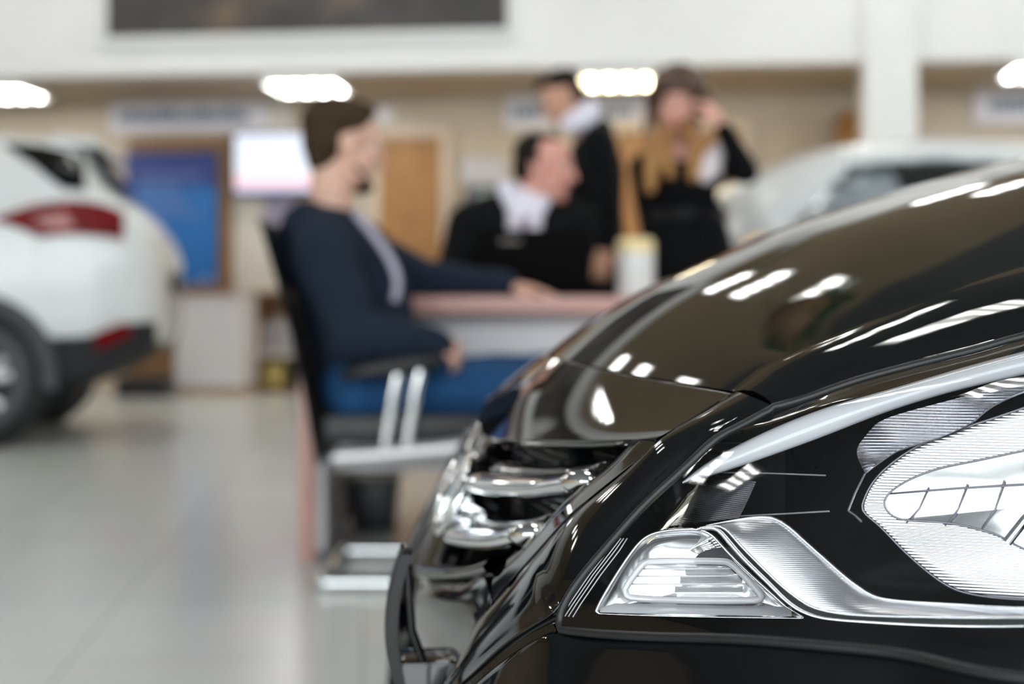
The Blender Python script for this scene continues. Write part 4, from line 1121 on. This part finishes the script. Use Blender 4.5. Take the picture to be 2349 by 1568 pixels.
# ---- his chair
ch = root('visitor_chair', 'black cantilever chair with chrome arms and runners under the seated customer', 'chair', (W(880, 1335, 3.93).x, 3.93, 0))
co = ch.location; R_ = lambda p: Vector(p) - co
yn, yf = 3.68, 4.18
bkL = spline([(625, 505), (648, 590), (690, 740), (722, 880), (752, 1055)] and [Vector((a, b, 0)) for a, b in ((622, 512), (648, 600), (686, 740), (718, 880), (748, 1050))], 24)
bm = bmesh.new()
add_grid(bm, [[R_(W(p.x + (7 if t in (0, 1) else 0), p.y, 3.93)) + Vector((0, (t - .5) * .46, 0)) for t in (0, .04, .3, .5, .7, .96, 1)] for p in bkL])
bmesh.ops.solidify(bm, geom=bm.faces[:], thickness=.032)
bmobj('backrest', bm, mat('black_leather', (.010, .010, .011), .45, noise=.15, scale=30, bump=.2), ch, sharp=50)
sx0, sx1 = W(765, 1000, 3.93).x - co.x, W(1100, 1000, 3.93).x - co.x
sz = W(0, 990, 3.7).z
box('seat', sx0, sx1, -.23, .23, sz - .035, sz + .045, bpy.data.materials['black_leather'], ch, bev=.02)
rail = mat('satin_grey_frame', (.60, .57, .58), .3, metal=.7, noise=.03)
for y in (yn, yf):
    s = -1 if y == yn else 1
    tube('seat_rail', [R_(W(765, 1050, yn)) + Vector((0, s * .25 + .25, 0)), R_(W(900, 1040, yn)) + Vector((0, s * .25 + .25, 0)), R_(W(1095, 1022, yn)) + Vector((0, s * .25 + .25, 0))], .022, rail, ch, 12)
    dy = Vector((0, 0 if s < 0 else .5, 0))
    fl = [R_(W(745, 1336, yn)), R_(W(800, 1336, yn)), R_(W(1075, 1336, yn)), R_(W(1110, 1325, yn)), R_(W(1122, 1290, yn)), R_(W(1128, 1150, yn)), R_(W(1118, 1045, yn)), R_(W(1090, 1026, yn))]
    tube('runner', [p + dy for p in fl], .0165, M['chrome'], ch, 12)
    arm = [R_(W(782, 862, yn - .02)), R_(W(850, 848, yn - .02)), R_(W(940, 836, yn - .02)), R_(W(1012, 828, yn - .02))]
    bm = bmesh.new(); add_tube(bm, [p + dy * 1.06 for p in arm], [.014, .022, .022, .013], 10)
    bmobj('armrest', bm, bpy.data.materials['black_leather'], ch)
    for xa, xb in ((918, 882), (968, 932)):
        tube('arm_post', [R_(W(xa, 830, yn - .01)) + dy * 1.04, R_(W((xa + xb) / 2, 920, yn - .015)) + dy * 1.04, R_(W(xb, 1030, yn)) + dy], .0135, M['chrome'], ch, 10)
x_ = R_(W(730, 1336, yn)); tube('runner_cross', [R_(W(745, 1336, yn)), x_ + Vector((.0, .02, 0)), x_ + Vector((0, .48, 0)), R_(W(745, 1336, yn)) + Vector((0, .5, 0))], .0165, M['chrome'], ch, 12)

# ---- seated clerk
CYL = 5.02
cl = root('person', 'clerk in dark jacket and white shirt seated behind the black laptop, head turned right', 'person', (W(1200, 700, CYL).x, CYL, 0)); off2 = cl.location
f2 = (.97, -.22, -.10); hc2 = W(1247, 388, CYL); hp2, HP2 = head_prims(hc2, f2, Vector((.10, 0, 1)), 1.02)
sL, sR = W(1075, 520, CYL), W(1325, 520, CYL + .02); eL, eR = W(1035, 660, CYL - .08), W(1312, 650, CYL - .05); wL, wR = W(1140, 668, 4.72), W(1265, 668, 4.72)
c2, p2, n2 = W(1200, 580, CYL), W(1200, 850, CYL), W(1205, 490, CYL)
skinB = skin('skin_ruddy', (.60, .29, .235))
blob('body', rel(cl, hp2 + [('cap', HP2(-.025, 0, -.06), n2, .058, .064), ('hull', [(sL, .055), (sR, .055), (c2, .11)]), ('cap', c2, p2, .11, .12), ('cap', sL, eL, .05, .04), ('cap', eL, wL, .042, .028), ('cap', sR, eR, .05, .04), ('cap', eR, wR, .042, .028),
    ('cap', p2 + Vector((-.1, 0, -.02)), p2 + Vector((-.13, -.42, 0)), .08, .055), ('cap', p2 + Vector((.1, 0, -.02)), p2 + Vector((.13, -.42, 0)), .08, .055), ('cap', p2 + Vector((-.13, -.42, 0)), p2 + Vector((-.13, -.38, -.43)), .05, .035), ('cap', p2 + Vector((.13, -.42, 0)), p2 + Vector((.13, -.38, -.43)), .05, .035)]
    + hand_prims(wL, (.8, -.5, 0), (0, 0, 1), -1, .4) + hand_prims(wR, (-.8, -.5, 0), (0, 0, 1), 1, .4)), skinB, cl, VB, 3)
face(cl, lambda a, b, d: HP2(a, b, d) - off2, 1.02)
hairB = mat('dark_brown_hair', (.012, .008, .006), .7, noise=.3, scale=60, spec=.12)
b2_ = basis(f2, Vector((.10, 0, 1)))
blob('hair', rel(cl, [('ell', HP2(-.038, 0, .052), b2_, (.078, .081, .076)), ('ell', HP2(-.062, 0, .005), b2_, (.048, .077, .070)), ('ell', HP2(.0, 0, .094), b2_, (.06, .055, .034)), ('cap', HP2(-.01, .076, .03), HP2(-.02, .078, .0), .012, .008), ('cap', HP2(-.01, -.076, .03), HP2(-.02, -.078, .0), .012, .008)]), hairB, cl, .007, 3)
shirt = mat('white_shirt', (.74, .72, .82), .7, noise=.03)
suit = mat('black_suit_cloth', (.0025, .0028, .0035), .9, noise=.15, scale=20, spec=.15)
blob('shirt', rel(cl, [('hull', [(W(1205, 500, CYL - .07), .06), (W(1200, 560, CYL - .10), .07), (W(1205, 470, CYL), .075)]), ('cap', W(1158, 432, CYL - .02), W(1195, 520, CYL - .13), .030, .022), ('cap', W(1248, 462, CYL - .04), W(1212, 522, CYL - .13), .026, .020), ('cap', W(1160, 430, CYL + .03), W(1245, 452, CYL + .03), .03, .03)]), shirt, cl, .008, 3)
blob('jacket', rel(cl, [('hull', [(sL, .085), (sR, .085), (c2, .14), (W(1120, 490, CYL + .03), .07), (W(1280, 490, CYL + .03), .07)]), ('cap', c2, p2, .15, .15), ('cap', sL, eL, .085, .065), ('cap', eL, W(1125, 668, 4.75), .065, .045), ('cap', sR, eR, .085, .065), ('cap', eR, W(1270, 668, 4.75), .065, .045)]), suit, cl, .01, 4, .004)
blob('tie', rel(cl, [('cap', W(1204, 505, CYL - .165), W(1204, 522, CYL - .175), .020, .016), ('cap', W(1204, 528, CYL - .175), W(1206, 620, CYL - .17), .014, .026)]), mat('lilac_tie', (.30, .20, .30), .6, noise=.2, scale=40), cl, .007, 2)
blob('trousers', rel(cl, [('hull', [(p2 + Vector((-.1, 0, 0)), .11), (p2 + Vector((.1, 0, 0)), .11)]), ('cap', p2 + Vector((-.1, 0, -.02)), p2 + Vector((-.13, -.42, 0)), .095, .07), ('cap', p2 + Vector((.1, 0, -.02)), p2 + Vector((.13, -.42, 0)), .095, .07), ('cap', p2 + Vector((-.13, -.42, 0)), p2 + Vector((-.13, -.38, -.40)), .07, .055), ('cap', p2 + Vector((.13, -.42, 0)), p2 + Vector((.13, -.38, -.40)), .07, .055)]), suit, cl, .012, 3)
oc = root('desk_chair', 'dark office chair under the seated clerk', 'chair', (cl.location.x, CYL + .05, 0))
box('seat', -.24, .24, -.22, .22, p2.z - .22, p2.z - .15, M['black_plastic'], oc, bev=.02)
box('backrest', -.21, .21, .18, .23, p2.z - .02, p2.z + .30, M['black_plastic'], oc, bev=.02)
tube('gas_lift', [(0, 0, .06), (0, 0, p2.z - .22)], .03, M['black_plastic'], oc, 12)
tube('back_bracket', [(0, .0, p2.z - .2), (0, .2, p2.z - .2), (0, .215, p2.z + .05)], .02, M['black_plastic'], oc, 8)
for k in range(5):
    a = 2 * math.pi * k / 5; tube('leg', [(0, 0, .07), (.26 * math.cos(a), .26 * math.sin(a), .04)], [.03, .018], M['black_plastic'], oc, 8)

# ---- standing man seen from his left side
SY = 6.3
st = root('person', 'standing man in black jacket with white collar, looking down to the left', 'person', (W(1365, 700, SY).x, SY, 0)); off3 = st.location
f3 = (-.88, -.10, -.42); hc3 = W(1292, 226, SY); hp3, HP3 = head_prims(hc3, f3, Vector((-.4, 0, 1)))
n3, c3, p3 = W(1342, 300, SY), W(1362, 390, SY), W(1366, 640, SY)
s3n, s3f = W(1372, 335, SY - .19), W(1360, 330, SY + .19); e3n, w3n = W(1392, 470, SY - .23), W(1384, 562, SY - .24); e3f, w3f = W(1330, 470, SY + .2), W(1270, 520, SY + .1)
skinC = skin('skin_tan', (.52, .28, .19)); A3 = [W(1366, 700, SY + y) for y in (-.1, .1)]
F3 = [Vector((a.x, a.y, .09)) for a in A3]
blob('body', rel(st, hp3 + [('cap', HP3(-.03, 0, -.06), n3, .056, .064), ('hull', [(s3n, .055), (s3f, .055), (c3, .11)]), ('cap', c3, p3, .11, .11), ('cap', s3n, e3n, .05, .04), ('cap', e3n, w3n, .042, .028), ('cap', s3f, e3f, .05, .04), ('cap', e3f, w3f, .042, .028)]
    + [('cap', a, b, .085, .04) for a, b in zip(A3, F3)] + hand_prims(w3n, (-.10, -.02, -1), (.2, -1, 0), -1, .7, .6, 1.08) + hand_prims(w3f, (-1, -.2, -.2), (0, 0, 1), 1, .5)), skinC, st, VB, 3)
face(st, lambda a, b, d: HP3(a, b, d) - off3)
b3_ = basis(f3, Vector((-.4, 0, 1)))
blob('hair', rel(st, [('ell', HP3(-.018, 0, .062), b3_, (.094, .081, .070)), ('ell', HP3(-.055, 0, .015), b3_, (.054, .078, .080)), ('ell', HP3(.05, 0, .098), b3_, (.046, .058, .026))]), hairB, st, .007, 3)
blob('shirt_collar', rel(st, [('cap', W(1300, 285, SY - .06), W(1352, 255, SY - .05), .035, .05), ('cap', W(1352, 255, SY - .05), W(1352, 255, SY + .05), .05, .05), ('cap', W(1300, 285, SY + .05), W(1352, 255, SY + .05), .035, .05), ('cap', W(1318, 285, SY - .06), W(1345, 275, SY - .06), .045, .05)]), shirt, st, .008, 3)
blob('jacket', rel(st, [('hull', [(s3n, .085), (s3f, .085), (c3, .135), (W(1378, 300, SY), .06)]), ('cap', c3, W(1366, 500, SY), .14, .13), ('cap', W(1366, 500, SY), p3, .13, .145), ('cap', s3n, e3n, .085, .066), ('cap', e3n, W(1386, 555, SY - .24), .066, .048), ('cap', s3f, e3f, .085, .066), ('cap', e3f, w3f, .066, .045)]), suit, st, .011, 4, .004)
blob('trousers', rel(st, [('hull', [(p3 + Vector((0, -.07, .02)), .11), (p3 + Vector((0, .07, .02)), .11)])] + [('cap', a, b, .105, .07) for a, b in zip(A3, F3)]), suit, st, .012, 3)
for b in F3:
    t0 = Vector((b.x, b.y, .045)) - off3
    blob('shoe', [('hull', [(t0 + Vector((.05, 0, -.005)), .038), (t0 + Vector((-.16, 0, -.012)), .032), (t0 + Vector((0, 0, .05)), .045)])], bpy.data.materials['black_shoe'], st, .008, 3)

# ---- woman on the phone
WY = 5.3
wo = root('person', 'woman in black dress with long brown to honey hair, hand raised to her ear', 'person', (W(1578, 700, WY).x, WY, 0)); off4 = wo.location
f4 = (-.12, -.95, -.22); hc4 = W(1553, 245, WY); hp4, HP4 = head_prims(hc4, f4, Vector((.04, -.2, 1)), 1.04)
n4, c4, wa4, p4 = W(1563, 350, WY), W(1570, 410, WY), W(1577, 495, WY), W(1582, 610, WY)
s4l, s4r = W(1478, 385, WY), W(1652, 372, WY); e4r, w4r = W(1712, 395, WY - .10), W(1655, 285, WY - .12); e4l, w4l = W(1488, 500, WY + .02), W(1502, 612, WY - .06)
A4 = [W(1545, 640, WY), W(1618, 640, WY)]; F4 = [Vector((a.x, a.y, .12)) for a in A4]
skinD = skin('skin_rosy', (.64, .34, .27))
blob('body', rel(wo, hp4 + [('cap', HP4(-.025, 0, -.06), n4, .048, .055), ('hull', [(s4l, .045), (s4r, .045), (c4, .085)]), ('cap', c4, wa4, .09, .09), ('cap', wa4, p4, .09, .11), ('cap', s4l, e4l, .042, .034), ('cap', e4l, w4l, .035, .024), ('cap', s4r, e4r, .042, .034), ('cap', e4r, w4r, .035, .024)]
    + [('cap', a, b, .08, .035) for a, b in zip(A4, F4)] + hand_prims(w4r, (-.55, .15, .80), (.7, -.6, .35), -1, .7, .8, .95) + hand_prims(w4l, (.2, -.1, -1), (0, -1, .2), 1, .5, .8, .93)), skinD, wo, VB, 3)
face(wo, lambda a, b, d: HP4(a, b, d) - off4, .97, lip=(.55, .15, .15))
hm = bpy.data.materials.new('ombre_hair'); hm.use_nodes = True; nt = hm.node_tree; bb = nt.nodes['Principled BSDF']; bb.inputs['Roughness'].default_value = .5
tc = nt.nodes.new('ShaderNodeTexCoord'); sp = nt.nodes.new('ShaderNodeSeparateXYZ'); rp_ = nt.nodes.new('ShaderNodeValToRGB')
nt.links.new(tc.outputs['Generated'], sp.inputs[0]); nt.links.new(sp.outputs['Z'], rp_.inputs[0]); nt.links.new(rp_.outputs[0], bb.inputs['Base Color'])
el = rp_.color_ramp.elements; el[0].position, el[0].color = .22, (.34, .17, .045, 1); el[1].position, el[1].color = .72, (.055, .024, .012, 1)
k_ = el.new(.5); k_.color = (.24, .11, .035, 1)
b4_ = basis(f4, Vector((.04, -.2, 1)))
blob('hair', rel(wo, [('ell', HP4(-.020, 0, .065), b4_, (.115, .108, .098)), ('ell', HP4(-.05, 0, -.01), b4_, (.075, .105, .12)), ('cap', HP4(.052, -.045, .080), HP4(.052, .045, .080), .042, .042),
    ('cap', HP4(-.01, -.088, .03), W(1500, 330, WY - .05), .042, .044), ('cap', W(1500, 330, WY - .05), W(1492, 432, WY - .10), .042, .022), ('cap', W(1525, 330, WY - .09), W(1537, 400, WY - .12), .028, .020), ('cap', HP4(-.01, .088, .03), W(1600, 320, WY - .09), .038, .038), ('cap', W(1600, 320, WY - .09), W(1590, 405, WY - .125), .036, .022), ('cap', HP4(-.06, 0, -.02), W(1560, 360, WY + .08), .08, .07)]), hm, wo, .008, 3)
blob('blouse', rel(wo, [('cap', W(1650, 345, WY - .05), W(1615, 400, WY - .09), .035, .04), ('cap', W(1625, 370, WY - .08), W(1640, 390, WY - .07), .035, .03)]), mat('white_blouse', (.72, .66, .68), .7, noise=.03), wo, .008, 3)
blob('dress', rel(wo, [('hull', [(W(1490, 395, WY), .06), (W(1645, 395, WY), .06), (W(1570, 430, WY - .03), .10)]), ('cap', W(1570, 430, WY), wa4, .105, .10), ('cap', wa4 + Vector((-.04, 0, 0)), p4 + Vector((-.05, 0, 0)), .10, .13), ('cap', wa4 + Vector((.04, 0, 0)), p4 + Vector((.05, 0, 0)), .10, .13), ('hull', [(p4 + Vector((-.05, 0, 0)), .13), (p4 + Vector((.05, 0, 0)), .13), (Vector((p4.x - .05, WY, .50)), .12), (Vector((p4.x + .05, WY, .50)), .12)]),
    ('cap', s4r, e4r, .06, .05), ('cap', e4r, W(1660, 297, WY - .12), .05, .036), ('cap', s4l, e4l, .06, .046), ('cap', e4l, W(1503, 606, WY - .055), .046, .034)]), suit, wo, .01, 4, .003)
bm = bmesh.new()
add_grid(bm, [[wa4 - off4 + Vector((.155 * math.cos(t), .118 * math.sin(t), z)) for z in (-.02, .02)] for t in [2 * math.pi * i / 40 for i in range(40)]], closed_u=True)
bmesh.ops.solidify(bm, geom=bm.faces[:], thickness=.004)
belt = bmobj('belt', bm, M['black_plastic'], wo)
tube('buckle', [wa4 - off4 + Vector((.02 * math.cos(t) - .02, -.126, .02 * math.sin(t))) for t in [2 * math.pi * i / 16 for i in range(16)]], .003, M['black_plastic'], belt, 6, closed=True)
for b in F4:
    t0 = Vector((b.x, b.y, .05)) - off4
    blob('shoe', [('hull', [(t0 + Vector((0, .04, .02)), .032), (t0 + Vector((0, -.15, -.022)), .026), (t0 + Vector((0, 0, .05)), .035)]), ('cap', t0 + Vector((0, .06, .02)), t0 + Vector((0, .06, -.04)), .014, .008)], bpy.data.materials['black_shoe'], wo, .007, 3)
ph_ = root('mobile_phone', 'dark phone held to her ear by the woman in the black dress', 'phone', tuple(HP4(.035, .10, -.03)))
ph_.rotation_euler = (math.radians(-15), math.radians(12), math.radians(8))
box('phone_body', -.006, .006, -.035, .035, -.07, .07, M['black_plastic'], ph_, bev=.003)
box('phone_screen', -.0072, -.0058, -.031, .031, -.06, .06, M['dark_glass'], ph_)
# ------------------------------------------------------------------ the two white cars
WHITE = mat('white_car_paint', (.66, .69, .69), .25, noise=.01, coat=.4)
CLAD = mat('dark_cladding', (.03, .031, .036), .55, noise=.1)
M['red_lamp'] = mat('red_tail_lamp', (.25, .003, .006), .25, noise=.4, scale=14, spec=.25)
M['red_clear'] = mat('pink_lamp_insert', (.75, .35, .34), .15, noise=.05, coat=.5)
def car_surface(st):
    """st: list of (x, z_bottom, z_belt, z_top, half_width, top_half_width); returns f(x, j) with j in 0..1 from sill to roof middle (near side)"""
    st = np.array(st, float)
    def f(x, j, s=-1):
        v = [np.interp(x, st[:, 0], st[:, i]) for i in range(1, 6)]
        zb, zl, zt, w, wt = v
        P = [(0, zb), (w * .55, zb), (w * .93, zb + .04), (w * .99, zb + (zl - zb) * .35), (w, zb + (zl - zb) * .65), (w * .965, zl - .03), (w * .945, zl), ((w * .945 + wt) / 2 + .02, (zl + zt) / 2), (wt, zt - .05), (wt * .86, zt - .012), (wt * .5, zt), (0, zt + .008)]
        t = j * (len(P) - 1); i = min(len(P) - 2, int(t)); a = t - i
        y = P[i][0] * (1 - a) + P[i + 1][0] * a; z = P[i][1] * (1 - a) + P[i + 1][1] * a
        return Vector((x, s * y, z))
    return f
def car_body(name, f, xs, m, parent, sub=2, hole=None):
    bm = bmesh.new(); N = 66
    G = [[f(x, k / N, -1) for k in range(N + 1)] + [f(x, k / N, 1) for k in reversed(range(N))] for x in xs]
    V_ = add_grid(bm, G)
    for R in (V_[0], V_[-1]):
        try: bm.faces.new(R)
        except ValueError: pass
    if hole:
        kill = []
        for i in range(len(V_) - 1):
            for k in range(2 * N):
                j = (min(k, 2 * N - 1 - k) + .5) / N
                if hole((xs[i] + xs[i + 1]) / 2, j):
                    fc = [q_ for q_ in V_[i][k].link_faces if V_[i + 1][k + 1] in q_.verts]
                    kill += fc
        bmesh.ops.delete(bm, geom=list(set(kill)), context='FACES_ONLY')
    bmesh.ops.remove_doubles(bm, verts=bm.verts[:], dist=1e-5)
    bmesh.ops.triangulate(bm, faces=[fc for fc in bm.faces if len(fc.verts) > 4])
    for _ in range(sub): bmesh.ops.smooth_vert(bm, verts=bm.verts[:], factor=.5, use_axis_x=True, use_axis_y=True, use_axis_z=True)
    return bmobj(name, bm, m, parent, sharp=60)
def skin_patch(name, f, x0, x1, j0, j1, m, parent, off=.012, s=-1, shape=None, n=14, th=.015):
    """a panel lying on the body between stations x0..x1 and heights j0..j1"""
    bm = bmesh.new(); G = []
    for a in range(n + 1):
        col = []
        for b in range(n + 1):
            A, B = a / n, b / n
            x, j = x0 + (x1 - x0) * A, j0 + (j1 - j0) * B
            if shape: x, j = shape(A, B)
            p = f(x, j, s); e = 1e-3
            nn = (f(x + e, j, s) - p).cross(f(x, j + e, s) - p)
            nn = nn.normalized() if nn.length > 0 else Vector((0, s, 0))
            if nn.dot(Vector((0, p.y, p.z - .75))) < 0: nn.negate()
            col.append(p + nn * off)
        G.append(col)
    add_grid(bm, G); bmesh.ops.solidify(bm, geom=bm.faces[:], thickness=th)
    return bmobj(name, bm, m, parent, sharp=50)
def quad(c):      # corner-defined region: c = ((x,j) bottom-left, bottom-right, top-right, top-left)
    def s(A, B):
        lo = (c[0][0] * (1 - A) + c[1][0] * A, c[0][1] * (1 - A) + c[1][1] * A); hi = (c[3][0] * (1 - A) + c[2][0] * A, c[3][1] * (1 - A) + c[2][1] * A)
        return lo[0] * (1 - B) + hi[0] * B, lo[1] * (1 - B) + hi[1] * B
    return s

# white suv, seen from its rear left side; x runs forward from the tail
SA = math.radians(8)
tailx, tailY = (402 - CX) / FPX * 8.55, 8.55
suv = root('white_suv', 'white suv with red tail lamps and dark cladding, parked facing left', 'car', (tailx, tailY, 0), math.pi + SA)
ST = [(0.0, .58, 1.0, 1.03, .55, .50), (.04, .54, 1.10, 1.13, .70, .58), (.09, .51, 1.18, 1.23, .78, .64), (.18, .47, 1.28, 1.33, .85, .68), (.27, .40, 1.33, 1.38, .88, .70), (.36, .35, 1.35, 1.49, .90, .69), (.42, .33, 1.36, 1.61, .90, .67), (.50, .32, 1.36, 1.665, .905, .65), (.66, .30, 1.34, 1.70, .91, .65), (1.08, .28, 1.20, 1.725, .91, .65), (1.8, .27, 1.06, 1.735, .91, .66), (2.6, .27, 1.0, 1.69, .91, .64), (3.1, .27, .99, 1.42, .91, .66), (3.45, .28, .97, 1.10, .90, .72), (3.9, .30, .93, 1.02, .88, .70), (4.3, .36, .82, .90, .80, .62), (4.42, .42, .70, .78, .62, .5)]
f = car_surface(ST)
xs = sorted(set(list(np.linspace(0, .7, 29)) + list(np.linspace(.7, 4.42, 50))))
# the root turns x towards the camera's left; the near side is +y there
NS = 1
car_body('body', f, xs, WHITE, suv)
for s in (-1, 1):
    skin_patch('cladding', f, 0, 0, 0, 0, CLAD, suv, .016, s, lambda A, B: (.05 + 4.2 * A ** 1.6, .03 + B * (.205 + .015 * min(1, (.05 + 4.2 * A ** 1.6) / .7))), n=60)
    skin_patch('quarter_window', f, 0, 0, 0, 0, M['dark_glass'], suv, .006, s, quad(((.39, .555), (.50, .555), (.86, .715), (.43, .715))))
    skin_patch('door_window', f, 0, 0, 0, 0, M['dark_glass'], suv, .006, s, quad(((1.10, .555), (2.0, .555), (2.0, .70), (1.22, .70))))
    skin_patch('door_window', f, 0, 0, 0, 0, M['dark_glass'], suv, .006, s, quad(((2.05, .555), (3.05, .555), (2.62, .70), (2.05, .70))))
    tl = skin_patch('tail_lamp', f, 0, 0, 0, 0, M['red_lamp'], suv, .018, s, quad(((.20, .400), (.62, .400), (.88, .447), (.20, .452))), th=.03)
    skin_patch('lamp_insert', f, 0, 0, 0, 0, M['red_clear'], tl, .022, s, quad(((.44, .408), (.58, .412), (.66, .430), (.48, .432))), th=.01)
    skin_patch('rear_reflector', f, 0, 0, 0, 0, M['red_lamp'], suv, .030, s, quad(((.16, .216), (.34, .216), (.34, .246), (.20, .246))), th=.02)
    skin_patch('door_handle', f, 1.25, 1.42, .50, .515, WHITE, suv, .03, s, th=.02)
# rear window, number plate recess, spoiler and bumper apron
def tail_patch(name, y0, y1, pts, m, out=.01):
    bm = bmesh.new(); add_grid(bm, [[Vector((x - out, y, z)) for x, z in pts] for y in np.linspace(y0, y1, 12)]); bmesh.ops.solidify(bm, geom=bm.faces[:], thickness=.012)
    return bmobj(name, bm, m, suv, sharp=50)
tail_patch('rear_window', -.60, .60, [(.235, 1.38), (.33, 1.48), (.41, 1.58), (.47, 1.64)], M['dark_glass'], .02)
tail_patch('plate_recess', -.26, .26, [(.02, .80), (.0, .90), (.0, .96)], CLAD, .012)
bm = bmesh.new(); add_box(bm, .36, .62, -.62, .62, 1.655, 1.70, .015)
for v in bm.verts:
    if v.co.x < .45: v.co.z -= .02
bmobj('spoiler', bm, WHITE, suv)
wheel(suv, .98, .80, .355, .23, 1); wheel(suv, 3.72, .80, .355, .23, 1); wheel(suv, .98, -.80, .355, .23, -1); wheel(suv, 3.72, -.80, .355, .23, -1)
for x in (.98, 3.72):
    for s in (-1, 1):
        bm = bmesh.new()
        n = 30; A_ = [math.pi * i / n - .15 + i * .3 / n for i in range(n + 1)]
        add_grid(bm, [[Vector((x + math.cos(a) * r_, s * y, .37 + math.sin(a) * r_)) for r_, y in ((.37, .70), (.37, .925), (.45, .93), (.46, .90))] for a in A_])
        bmobj('wheel_arch', bm, CLAD, suv, sharp=50)
        bm = bmesh.new(); bmesh.ops.create_cone(bm, cap_ends=True, radius1=.40, radius2=.40, depth=.02, segments=30, matrix=Matrix.Translation((x, s * .905, .36)) @ Matrix.Rotation(math.pi / 2, 4, 'X'))
        bmobj('arch_well', bm, M['black_plastic'], suv)

# white hatchback behind the hood of the black car; its tail points left
HA = math.radians(7)
hx, hY = (1668 - CX) / FPX * 6.2, 7.05
hat = root('white_hatchback', 'white low car with dark windows behind the hood of the black car', 'car', (hx, hY, 0), HA)
SH = [(0, 0.55, 0.98, 1.115, 0.6, 0.5), (0.03, 0.45, 1.02, 1.188, 0.74, 0.58), (0.1, 0.38, 1.06, 1.323, 0.84, 0.64), (0.28, 0.33, 1.1, 1.402, 0.87, 0.66), (0.47, 0.3, 1.1, 1.485, 0.88, 0.66), (0.6, 0.29, 1.1, 1.51, 0.885, 0.66), (0.92, 0.28, 1.1, 1.542, 0.89, 0.66), (1.3, 0.27, 1.09, 1.532, 0.89, 0.66), (1.9, 0.27, 1.07, 1.489, 0.89, 0.64), (2.5, 0.27, 1.02, 1.292, 0.88, 0.64), (3.0, 0.28, 0.96, 1.053, 0.87, 0.7), (3.6, 0.32, 0.86, 0.938, 0.82, 0.62), (3.9, 0.42, 0.7, 0.761, 0.6, 0.5)]
f = car_surface(SH)
def glass_hole(x, j):
    if not .56 < j < .685: return False
    t = (j - .56) / .125
    return .20 + .30 * t < x < 1.22 or 1.32 < x < 2.4 - .42 * t
car_body('body', f, sorted(set(list(np.linspace(0, .5, 20)) + list(np.linspace(.5, 3.9, 80)))), WHITE, hat, 1, glass_hole)
M['car_pane'] = thin_glass('tinted_car_pane', (.80, .84, .84), 1.5)
box('cabin_floor', .12, 2.6, -.70, .70, .60, .62, MATTE, hat); box('cabin_far_trim', .2, 2.3, .66, .68, .62, 1.36, MATTE, hat)
cover = mat('white_seat_cover', (.86, .84, .90), .5, noise=.02)
bm = bmesh.new(); add_box(bm, .17, .62, -.55, .55, 1.17, 1.30, .05, 3); bmobj('parcel_shelf', bm, cover, hat)
for y in (-.38, .38):
    for x, nm in ((.74, 'rear_seat'), (1.75, 'front_seat')):
        bm = bmesh.new(); add_box(bm, x - .08, x + .08, y - .25, y + .25, .62, 1.22, .06, 3)
        for v in bm.verts: v.co.x -= (v.co.z - .62) * .1
        add_box(bm, x - .20, x + .10, y - .16, y + .16, 1.16, 1.405, .10, 4)
        add_box(bm, x, x + .48, y - .25, y + .25, .62, .78, .04, 3)
        bmobj(nm, bm, cover, hat)
for s in (-1, 1):
    skin_patch('side_window', f, 0, 0, 0, 0, M['car_pane'], hat, .0, s, quad(((.20, .555), (1.23, .555), (1.23, .69), (.52, .69))), th=.004)
    skin_patch('side_window', f, 0, 0, 0, 0, M['car_pane'], hat, .0, s, quad(((1.31, .555), (2.41, .555), (1.98, .69), (1.31, .69))), th=.004)
    skin_patch('tail_lamp', f, 0, 0, 0, 0, M['red_lamp'], hat, .014, s, quad(((.03, .44), (.20, .44), (.22, .50), (.05, .51))), th=.02)
    skin_patch('amber_highlight_lamp', f, .03, .09, .50, .545, mat('amber_highlight_lamp', (.9, .62, .12), .2, noise=.05, emit=.6), hat, .03, s, n=5, th=.02)  # glowing patch added for a yellow highlight on the car's edge
    skin_patch('sill', f, .2, 3.9, .10, .22, CLAD, hat, .01, s, n=24)
wheel(hat, .85, -.78, .32, .21, -1); wheel(hat, 3.35, -.78, .32, .21, -1); wheel(hat, .85, .78, .32, .21, 1); wheel(hat, 3.35, .78, .32, .21, 1)
